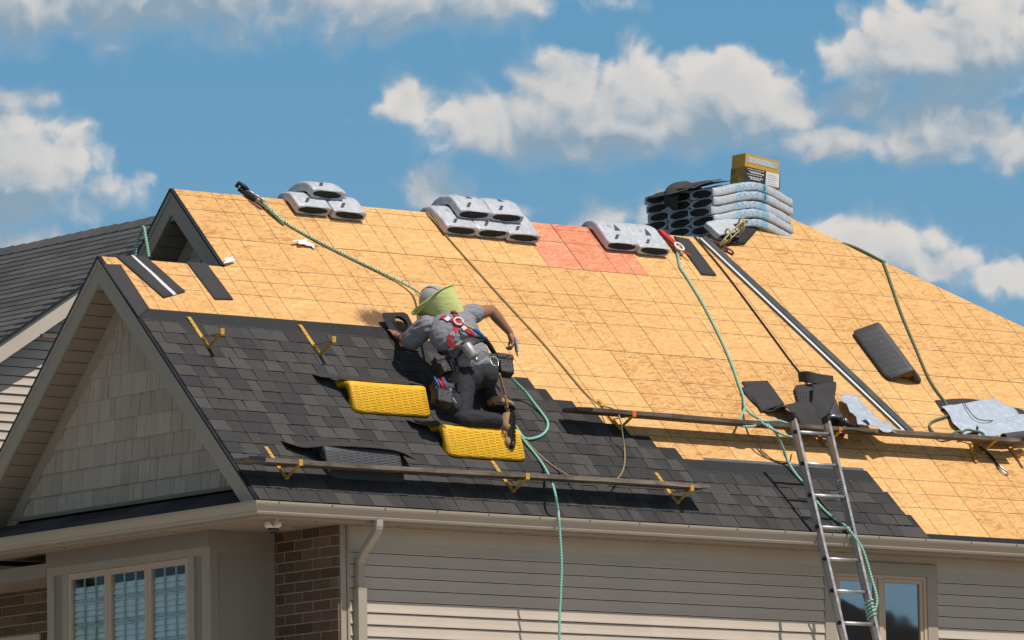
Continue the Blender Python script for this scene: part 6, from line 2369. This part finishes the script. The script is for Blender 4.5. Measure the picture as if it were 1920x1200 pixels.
fwdL = (J['hdL'] - J['wrL']).normalized()
handL = hand(J['wrL'], J['hdL'] + fwdL * 0.02, fwdL + Vector((0, .3, .4)), Vector((0, -Q, Q)), 0.16, 1)
fwdR = Vector((0.05, -0.30, -0.90)).normalized()
handR = hand(J['wrR'], J['wrR'] + fwdR * 0.075, fwdR, Vector((0.75, -0.5, 0.2)), 0.95, -1, grip=True)
body = flesh('body', [
    ell(HC, 0.078, 0.098, 0.115, H_SD, H_UP, H_BK), ell(HC - H_UP * .06 - H_BK * .05, 0.055, 0.07, 0.055, H_SD, H_UP, H_BK),
    ell(HC - H_BK * 0.108 - H_UP * .012, 0.013, 0.02, 0.018, H_SD, H_UP, H_BK),
    ell(HC + H_SD * 0.078 - H_UP * .012, 0.012, 0.03, 0.018, H_SD, H_UP, H_BK), ell(HC - H_SD * 0.078 - H_UP * .012, 0.012, 0.03, 0.018, H_SD, H_UP, H_BK),
    cap(HC - H_UP * .05, 0.058, J['neck'], 0.066), cap(J['neck'], 0.07, J['chest'], 0.11), ell(J['chest'], 0.17, 0.16, 0.11), cap(J['chest'], 0.11, J['waist'], 0.115), ell(J['pelvis'], 0.155, 0.12, 0.125), cap(J['waist'], .12, J['pelvis'], .12),
    cap(J['shL'], 0.055, J['shR'], 0.055),
    cap(J['shR'], 0.066, lerp('shR', 'elR', .5), 0.064), cap(lerp('shR', 'elR', .5), 0.064, J['elR'], 0.050), cap(J['elR'], 0.050, lerp('elR', 'wrR', .3), 0.052), cap(lerp('elR', 'wrR', .3), 0.052, J['wrR'], 0.031),
    cap(J['shL'], 0.058, J['elL'], 0.046), cap(J['elL'], 0.046, lerp('elL', 'wrL', .35), 0.047), cap(lerp('elL', 'wrL', .35), 0.047, J['wrL'], 0.030),
    cap(J['hipL'], 0.08, J['knL'], 0.05), cap(J['knL'], 0.05, J['anL'], 0.04), cap(J['hipR'], 0.08, J['knR'], 0.05), cap(J['knR'], 0.05, J['anR'], 0.04),
] + handL + handR, M['skin'], person, 0.0062, 3)
SL = lerp('shL', 'elL', .78)
SR = lerp('shR', 'elR', .24)
shirt = flesh('shirt', [
    ell(J['chest'] - SIDE * .02, 0.240, 0.20, 0.155), ell(lerp('chest', 'neck', .55), 0.225, 0.12, 0.125), ell(J['waist'] - SIDE * .01, 0.205, 0.17, 0.165), ell(lerp('waist', 'pelvis', .55) - BACK * .01, 0.190, 0.12, 0.160),
    cap(J['shL'], 0.092, J['shR'], 0.086), cap(J['neck'], 0.085, J['chest'], 0.12),
    cap(J['shL'], 0.098, SL, 0.088), cap(J['shR'], 0.088, SR, 0.084),
], M['shirt'], person, 0.0070, 3, 0.0125, 8.0, 3.0)
trousers = flesh('trousers', [
    ell(J['pelvis'] - SPINE * .02, 0.190, 0.125, 0.150), ell(J['pelvis'] - SPINE * .06 + SIDE * .085 + BACK * .05, 0.105, 0.11, 0.105), ell(J['pelvis'] - SPINE * .06 - SIDE * .085 + BACK * .05, 0.105, 0.11, 0.105),
    cap(J['hipL'], 0.112, lerp('hipL', 'knL', .5), 0.098), cap(lerp('hipL', 'knL', .5), 0.098, J['knL'], 0.076),
    cap(J['knL'], 0.078, lerp('knL', 'anL', .4), 0.080), cap(lerp('knL', 'anL', .4), 0.080, lerp('knL', 'anL', .93), 0.068),
    cap(J['hipR'], 0.112, lerp('hipR', 'knR', .5), 0.100), cap(lerp('hipR', 'knR', .5), 0.100, J['knR'], 0.080), cap(J['knR'], 0.080, lerp('knR', 'anR', .85), 0.066),
], M['trousers'], person, 0.0080, 4, 0.0085, 7.0, 8.0)
# cargo pocket on the left thigh
pc = lerp('hipL', 'knL', .62) + BACK * .055 - SIDE * .075
ld = (J['knL'] - J['hipL']).normalized()
fl = flesh('cargo_pocket', [('ell', axis_matrix(pc, ld, BACK.cross(ld).normalized(), (BACK - ld * BACK.dot(ld)).normalized(), 0.095, 0.06, 0.03))], M['trousers'], trousers, 0.008, 2, .004, 14)


def boot(ankle, heel, toe, shaft_from, name='boot', rise=None):
    foot = (toe - heel).normalized()
    up_ = rise.normalized() if rise else (shaft_from - ankle).normalized()
    up_ = (up_ - foot * up_.dot(foot)).normalized()
    sd = foot.cross(up_).normalized()
    mid_ = heel.lerp(toe, .5) + up_ * .045
    L = (toe - heel).length
    bt = flesh(name, [cap(ankle + (shaft_from - ankle).normalized() * .07, 0.060, ankle, 0.058), cap(heel + up_ * .060 + foot * .040, 0.052, toe + up_ * .045 - foot * .045, 0.047),
                      cap(ankle, 0.055, mid_, 0.045), ('ell', axis_matrix(toe + up_ * .036 - foot * .05, foot, sd, up_, 0.058, 0.056, 0.044))], M['boot_tan'], person, 0.006, 3, 0.004, 22)
    so2 = MB()
    out = []
    n = 26
    for j in range(n):
        an = 2 * math.pi * j / n
        c, s_ = math.cos(an), math.sin(an)
        wv = 0.054 if c > 0.1 else 0.044
        out.append((L / 2 + (L / 2 + 0.012) * math.copysign(abs(c) ** .75, c), wv * math.copysign(abs(s_) ** .8, s_)))
    so2.prism(out, -0.004, 0.030, lambda a, b_, c: tuple(heel + foot * a + sd * b_ + up_ * c))
    sole = so2.build('sole', M['boot_sole'], bt)
    cu_ = MB()
    cdir = (shaft_from - ankle).normalized()
    o1 = cdir.orthogonal().normalized()
    o2 = cdir.cross(o1)
    cu_.tube(spline([ankle + cdir * .10 + (o1 * math.cos(q / 10 * 6.283) + o2 * math.sin(q / 10 * 6.283)) * .060 for q in range(10)], 2, True), 0.014, 8, closed=True)
    cu_.build('collar', M['boot_sole'], bt)
    for i in range(8):
        q = MB()
        x0 = L * (0.04 + i * .118)
        for sg in (-1, 1):
            lug = [(x0, sg * .004), (x0 + .018, sg * .004), (x0 + .004, sg * .036), (x0 - .010, sg * .036)]
            q.prism(lug, -0.011, -0.0042, lambda a, b_, c: tuple(heel + foot * a + sd * b_ + up_ * c))
        q.build('tread_lug', M['boot_sole'], bt)
    return bt


boot(J['anL'], J['heelL'], J['toeL'], J['knL'], rise=Vector((-0.36, 0.92, 0.09)))
boot(J['anR'], J['anR'] + Vector((-0.02, -0.045, -0.055)), J['toeR'] + Vector((0.06, -.03, -.02)), J['knR'])
for i in range(2):
    lp = [J['anL'] + Vector((0.02, -0.02, -0.05)), J['anL'] + Vector((0.035 + .02 * i, -0.05, -0.09)), J['anL'] + Vector((0.03 + .03 * i, -0.05, -0.14)), J['anL'] + Vector((0.005 + .02 * i, -0.05, -0.12)), J['anL'] + Vector((0.02, -0.03, -0.07))]
    mb = MB()
    mb.tube(spline(lp, 5), 0.0028, 5)
    mb.build('lace', M['tool_black'], person)

# hard hat with a sun shade: shell, brim and a curtain over the neck
HM = axis_matrix(HC + H_UP * 0.040, H_SD, H_BK, H_UP, 1.1, 1.1, 1.1)
mb = MB()


def dome(u, v):
    an, ph = u * 2 * math.pi, R(90) * v
    rr = math.cos(ph)
    rib = 0.004 * max(0, math.cos(an * 1.0 - math.pi / 2)) ** 12 + 0.004 * max(0, math.cos(an + math.pi / 2)) ** 12
    return HM @ Vector(((0.112 + rib) * rr * math.cos(an), (0.134 + rib) * rr * math.sin(an), 0.115 * math.sin(ph)))


mb.grid(dome, 36, 12)
hat = mb.build('hard_hat', M['hat_shell'], person)
mb = MB()
mb.box(-0.012, 0.012, -0.125, 0.125, 0.086, 0.090, HM @ Matrix.Translation((0, 0, 0.0)))
mb.cur = (0, 0, 0)
mb = MB()


def ribf(u, v):
    ph = R(20 + 140 * u)
    return HM @ Vector(((v - .5) * .026, 0.137 * math.cos(ph), 0.119 * math.sin(ph)))


mb.grid(ribf, 20, 2, 0.004)
mb.build('crown_ridge', M['hat_shell'], hat)
mb = MB()


def brim(u, v):
    an = u * 2 * math.pi
    k_ = 1.0 + 0.68 * v
    wob = 0.012 * math.sin(an * 3 + 1) * v
    return HM @ Vector((0.113 * k_ * math.cos(an) * 1.03, 0.135 * k_ * math.sin(an) * 0.98, 0.036 - 0.022 * v + wob - 0.016 * v * math.cos(an * 2)))


mb.grid(brim, 48, 6, 0.003)
mb.build('shade_brim', M['hat_cloth'], hat)
mb = MB()


def curtain(u, v):
    an = R(-32 + 244 * u)
    drop = 0.225 * (0.50 + 0.50 * math.sin(math.pi * min(1, max(0, u))))
    k_ = 1.56 - 0.34 * v + 0.05 * math.sin(u * 19) * v
    return HM @ Vector((0.113 * k_ * math.cos(an), 0.135 * k_ * math.sin(an), 0.026 - drop * 1.1 * v + 0.006 * math.sin(u * 23 + 1) * v))


mb.grid(curtain, 44, 10, 0.003)
mb.build('neck_curtain', M['hat_cloth'], hat)

# ---------------------------------------------------------------- harness, belt and tools, laid on the clothes
from mathutils.bvhtree import BVHTree


def bvh_of(*obs):
    vs, fs = [], []
    for o in obs:
        n0 = len(vs)
        vs.extend(v.co.copy() for v in o.data.vertices)
        fs.extend(tuple(n0 + i for i in p_.vertices) for p_ in o.data.polygons)
    return BVHTree.FromPolygons(vs, fs)


CL = bvh_of(shirt, trousers)


def strap(name, pts, wd, mat, parent, lift=0.006, thick=0.005, n=6):
    """ribbon that follows the clothes; pts are roof points near the surface"""
    path = spline([rf(*q) - PO for q in pts], n)
    loc = []
    for p in path:
        co, nn, _, _ = CL.find_nearest(p)
        loc.append((co + nn * lift, nn))
    mb = MB()
    L = []
    for i, (p, nn) in enumerate(loc):
        a = loc[max(i - 1, 0)][0]
        b_ = loc[min(i + 1, len(loc) - 1)][0]
        t_ = (b_ - a).normalized()
        sd = t_.cross(nn).normalized()
        L.append((p - sd * wd / 2, p + sd * wd / 2, nn))
    for (a0, a1, n0), (b0, b1, n1) in zip(L[:-1], L[1:]):
        mb.face([a0 + n0 * thick, b0 + n1 * thick, b1 + n1 * thick, a1 + n0 * thick])
        mb.face([a0, b0, b0 + n1 * thick, a0 + n0 * thick])
        mb.face([a1 + n0 * thick, b1 + n1 * thick, b1, a1])
        mb.face([a1, b1, b0, a0])
    return mb.build(name, M[mat], parent)


s1 = strap('harness_strap', [(2.585, 1.917, 0.66), (2.628, 1.845, 0.68), (2.7, 1.785, 0.68), (2.78, 1.7, 0.66), (2.875, 1.633, 0.62)], 0.046, 'red_web', person)
s2 = strap('harness_strap', [(2.764, 2.01, 0.66), (2.727, 1.877, 0.68), (2.7, 1.785, 0.68), (2.605, 1.667, 0.66), (2.521, 1.539, 0.62), (2.468, 1.477, 0.6)], 0.046, 'red_web', person)
for pts in ([(2.616, 1.866, 0.68), (2.634, 1.823, 0.68)], [(2.731, 1.937, 0.68), (2.726, 1.884, 0.68)], [(2.603, 1.672, 0.68), (2.571, 1.624, 0.68)], [(2.732, 1.736, 0.68), (2.747, 1.701, 0.68)]):
    strap('harness_keeper', pts, 0.050, 'white_tape' if pts[0][1] < 1.9 else 'black_web', person, lift=0.0125, thick=0.002, n=2)
# D-ring
dc, dn, _, _ = CL.find_nearest(rf(*(2.706, 1.786, 0.68)) - PO)
mb = MB()
mx = dn.to_track_quat('Z', 'Y').to_matrix().to_4x4()
lp = [Matrix.Translation(dc + dn * .02) @ mx @ Vector((0.042 * math.cos(a_ / 14 * 6.283), 0.036 * math.sin(a_ / 14 * 6.283), 0)) for a_ in range(14)]
mb.tube(spline(lp, 3, True), 0.0085, 8, closed=True)
mb.build('d_ring', M['paper'], person)
lan = [rf(*q) - PO for q in ((2.698, 1.735, 0.72), (2.73, 1.687, 0.72), (2.804, 1.675, 0.7), (2.861, 1.653, 0.68), (2.957, 1.663, 0.62), (3.048, 1.655, 0.55), (3.151, 1.627, 0.46))]
mb = MB()
mb.tube(spline(lan[:4], 5), 0.011, 8)
mb.build('snap_hook', M['rope_yellow'], person)
mb = MB()
mb.tube(spline(lan[2:5], 5), 0.017, 8)
mb.build('absorber', M['tool_blue'], person)
mb = MB()
mb.tube(spline(lan[4:], 5), 0.022, 8)
mb.build('rope_grab', M['tool_black'], person)
# belts
strap('waist_belt', [(2.611, 1.699, 0.36), (2.533, 1.563, 0.5), (2.551, 1.522, 0.6), (2.695, 1.571, 0.62), ((2.857, 1.633, 0.6)), (3.037, 1.71, 0.54), (3.247, 1.805, 0.42)], 0.072, 'belt_leather', person, 0.008, 0.012)
strap('tool_belt', [(2.597, 1.633, 0.34), (2.506, 1.438, 0.42), (2.488, 1.341, 0.42)], 0.05, 'belt_leather', person, 0.008, 0.012)
strap('tool_belt', [(3.082, 1.69, 0.5), (3.101, 1.623, 0.46), (3.158, 1.583, 0.4)], 0.05, 'belt_leather', person, 0.008, 0.012)
strap('leg_strap', [(2.456, 1.437, 0.56), (2.438, 1.348, 0.5), (2.47, 1.283, 0.46), (2.501, 1.213, 0.46)], 0.030, 'black_web', person)


def pouch(name, c, sx, sy, sz, tilt, parent=None):
    ce = rf(*c) - PO
    x = (SIDE * math.cos(R(tilt)) + SPINE * math.sin(R(tilt)))
    y = (SPINE * math.cos(R(tilt)) - SIDE * math.sin(R(tilt)))
    o = flesh(name, [('box', axis_matrix(ce + y * sy * .1, x, y, BACK, sx * .82, sy * .80, sz * .75)), ('box', axis_matrix(ce - y * sy * .35 + BACK * sz * .4, x, y, BACK, sx * .70, sy * .55, sz * .75)), ('box', axis_matrix(ce + y * sy * .75, x, y, BACK, sx * .9, sy * .22, sz * .9))], M['belt_leather'], person, 0.008, 4, 0.005, 16)
    return o, ce, x, y


pL, ceL, xL, yL = pouch('tool_pouch', (2.341, 1.131, 0.36), 0.105, 0.12, 0.065, -22)
pouch('nail_pouch', (2.562, 1.547, 0.36), 0.060, 0.09, 0.055, 5)
pR, ceR, xR, yR = pouch('tool_pouch', (3.253, 1.587, 0.38), 0.09, 0.11, 0.065, -18)
pR2, ceR2, xR2, yR2 = pouch('nail_pouch', (3.04, 1.513, 0.46), 0.055, 0.09, 0.04, -14)
mb = MB()
fr_ = [ceR2 + BACK * .05 + xR2 * a + yR2 * b_ for a, b_ in ((-.03, .035), (.03, .03), (.034, -.045), (-.026, -.04))]
mb.tube(spline(fr_, 2, True), 0.0045, 6, closed=True)
mb.build('buckle', M['steel'], pR2)
# hand tools in the left pouch
for (a, b_, mt_, r_) in ((-0.045, 0.0, 'tool_blue', .012), (-0.012, -.01, 'tool_red', .012), (0.022, 0.01, 'tool_red', .010), (0.04, 0.02, 'tool_blue', .009)):
    p0_ = ceL + xL * a + yL * .03 + BACK * .05
    p1_ = p0_ + yL * (0.10 + b_) - xL * .055 + BACK * .01
    mb = MB()
    mb.tube([p0_, p0_.lerp(p1_, .5) + BACK * .006, p1_], [r_ * .8, r_, r_ * .8], 8)
    mb.build('tool_handle', M[mt_], pL)
sn0 = ceL + xL * .05 - yL * .01 + BACK * .062
mb = MB()
mb.tube([sn0 + yL * .06, sn0, sn0 - yL * .05 + xL * .03, sn0 - yL * .075 + xL * .06], [.011, .014, .011, .004], 8)
mb.build('snips', M['blade'], pL)
# metal canister on the back of the belt
cc_, cn, _, _ = CL.find_nearest(rf(*(2.679, 1.453, 0.66)) - PO)
cax = (SPINE * 0.9 - SIDE * 0.25).normalized()
mb = MB()
mx = Matrix.Translation(cc_ + cn * .055) @ cax.to_track_quat('Z', 'Y').to_matrix().to_4x4()
mb.lathe([(0, -.075), (.045, -.072), (.052, -.06), (.052, .05), (.046, .066), (.0, .07)], 20, mx)
mb.build('canister', painted('canister', (0.36, 0.35, 0.33), 0.25, 26, 0.45, 0.1, metallic=0.4), person)
mb = MB()
mb.tube([cc_ + cn * .05 - cax * .07, cc_ + cn * .05 - cax * .10 + SIDE * .01, cc_ + cn * .045 - cax * .115 + SIDE * .02], [.016, .022, .012], 8)
mb.build('clip', M['steel'], person)
mb = MB()
mb.tube(spline([rf(*q) - PO for q in ((3.1, 1.435, 0.42), (3.157, 1.389, 0.33), (3.21, 1.344, 0.25), (3.237, 1.265, 0.16))], 5), 0.011, 8)
mb.build('hammer_handle', M['lanyard_tan'], person)
# watch strap on the left wrist
mb = MB()
wd_ = (J['hdL'] - J['wrL']).normalized()
lp = []
sx_ = wd_.orthogonal().normalized()
sy_ = wd_.cross(sx_)
for a_ in range(12):
    lp.append(lerp('elL', 'wrL', .92) + sx_ * .036 * math.cos(a_ / 12 * 6.283) + sy_ * .036 * math.sin(a_ / 12 * 6.283))
mb.tube(spline(lp, 2, True), 0.006, 6, closed=True)
mb.build('wrist_strap', M['tool_black'], person)

# things in and under the hands
kn = JP['wrR'] + fwdR * 0.085
root = thing('utility_knife', 'grey utility knife in the right hand of the roofer', 'knife', loc=kn)
kd = Vector((-0.02, -0.22, -0.97)).normalized()
mb = MB()
mb.bar(-kd * 0.03 + Vector((.012, -.02, 0)), kd * 0.095 + Vector((.012, -.02, 0)), 0.030, 0.018, up=(1, 0, 0))
mb.build('handle', M['blade'], root)
mb = MB()
b0 = kd * 0.096 + Vector((.016, -.02, 0))
mb.hexa([b0 + Vector((0, 0, 0)) - kd * 0.0 + Vector((0, -.012, 0)), b0 + Vector((.003, -.012, 0)), b0 + Vector((.003, .010, 0)), b0 + Vector((0, .010, 0)),
         b0 + kd * .055 + Vector((0, -.012, 0)), b0 + kd * .055 + Vector((.003, -.012, 0)), b0 + kd * .03 + Vector((.003, .010, 0)), b0 + kd * .03 + Vector((0, .010, 0))])
mb.build('blade', M['blade'], root)

pf = (2.804, 2.543, 0.06)
root = thing('vent_flashing', 'black pipe flashing plate with round hole under the left hand of the roofer', 'flashing', mat=roof_matrix(pf[0], pf[1], 0.055, 8, 14))
mb = MB()
NF_ = 28
outer, inner, top = [], [], []
for j in range(NF_):
    an = 2 * math.pi * j / NF_
    c, s_ = math.cos(an), math.sin(an)
    k_ = 1 / max(abs(c), abs(s_))
    outer.append(Vector((0.155 * c * k_, 0.13 * s_ * k_, 0.0)))
    inner.append(Vector((0.088 * c, 0.088 * s_, 0.004)))
    top.append(Vector((0.068 * c, 0.068 * s_, 0.028)))
for j in range(NF_):
    q = (j + 1) % NF_
    mb.face([outer[j], outer[q], inner[q], inner[j]])
    mb.face([inner[j], inner[q], top[q], top[j]])
    mb.face([outer[q], outer[j], outer[j] - Vector((0, 0, .003)), outer[q] - Vector((0, 0, .003))])
    mb.face([top[j], top[q], top[q] * .96 - Vector((0, 0, .03)), top[j] * .96 - Vector((0, 0, .03))])
mb.build('plate', M['felt'], root)

# ================================================================ across the street: what the windows mirror
M['far_roof'] = painted('far_roof', (0.045, 0.040, 0.038), 0.15, 3.0, 0.9, 0.3)
fh = thing('street_house', 'brick house with dark hip roof across the street, mirrored in the front window', 'house', loc=(33.5, -35.0, GZ))
fm = MB()
fm.box(-9, 9, -6, 6, 0, 6.3)
fm.build('wall', M['siding'], fh)
fm = MB()
zr_, e_h = 10.9, 6.2
cor = [(-9.6, -6.6, e_h), (9.6, -6.6, e_h), (9.6, 6.6, e_h), (-9.6, 6.6, e_h)]
r0_, r1_ = (-3.4, 0, zr_), (2.0, 0, zr_ - .25)
fm.face([cor[0], cor[1], r1_, r0_])
fm.face([cor[2], cor[3], r0_, r1_])
fm.face([cor[3], cor[0], r0_])
fm.face([cor[1], cor[2], r1_])
fm.face(cor[::-1])
fm.build('roof', M['far_roof'], fh)
fm = MB()
fm.prism([(-5.4, 5.5), (0.6, 5.5), (-2.4, 8.4)], 3.0, 7.4, lambda a, b_, c: (a, c, b_))
fm.build('dormer', M['far_roof'], fh)
for i in range(4):
    for st_ in range(2):
        fm = MB()
        fm.box(-7.2 + i * 4.2, -5.7 + i * 4.2, 6.001, 6.05, 1.0 + st_ * 2.7, 2.5 + st_ * 2.7)
        fm.build('window', M['blind'], fh)


def tree(label, loc, hgt, rad, seed):
    rnd = random.Random(seed)
    root = thing('tree', label, 'tree', loc=loc)
    tk = MB()
    tk.tube(spline([(0, 0, 0), (0.1, 0.05, hgt * .3), (-.05, 0.1, hgt * .55), (0, 0, hgt * .8)], 5), [0.22 - 0.011 * i for i in range(16)], 8)
    for i in range(9):
        an = rnd.uniform(0, 6.28)
        z0 = hgt * rnd.uniform(.3, .65)
        tk.tube(spline([(0, 0, z0), (math.cos(an) * rad * .4, math.sin(an) * rad * .4, z0 + .7), (math.cos(an) * rad * .75, math.sin(an) * rad * .75, z0 + 1.3)], 4), [0.09, .08, .07, .06, .05, .04, .03, .02, .015], 6)
    tk.build('trunk', M['plank_dark'], root)
    cr = MB()
    for i in range(5200):
        cl = rnd.randint(0, 40)
        r2 = random.Random(seed * 100 + cl)
        cz = hgt * r2.uniform(.42, .95)
        rr_ = rad * math.sqrt(max(.05, 1 - ((cz / hgt - .62) / .42) ** 2)) * r2.uniform(.3, .95)
        ca = r2.uniform(0, 6.28)
        c = Vector((rr_ * math.cos(ca), rr_ * math.sin(ca), cz)) + Vector((rnd.gauss(0, .45), rnd.gauss(0, .45), rnd.gauss(0, .35)))
        a = Vector((rnd.gauss(0, 1), rnd.gauss(0, 1), rnd.gauss(0, 1))).normalized() * 0.13
        b_ = a.orthogonal().normalized() * 0.07
        cr.face([c - a, c + b_, c + a, c - b_])
    mt_, t_, bb_ = principled('leaf', (0.06, 0.12, 0.02), 0.6)
    t_.set(bb_.inputs['Base Color'], t_.mix(t_.noise(t_.n('ShaderNodeTexCoord').outputs['Object'], 1.5, 4, .6), (0.03, 0.07, 0.012), (0.11, 0.18, 0.04)))
    cr.build('crown', mt_, root)


tree('leafy green tree beside the house, mirrored in the bay window', (-6.4, 17.2, GZ), 8.6, 2.0, 5)
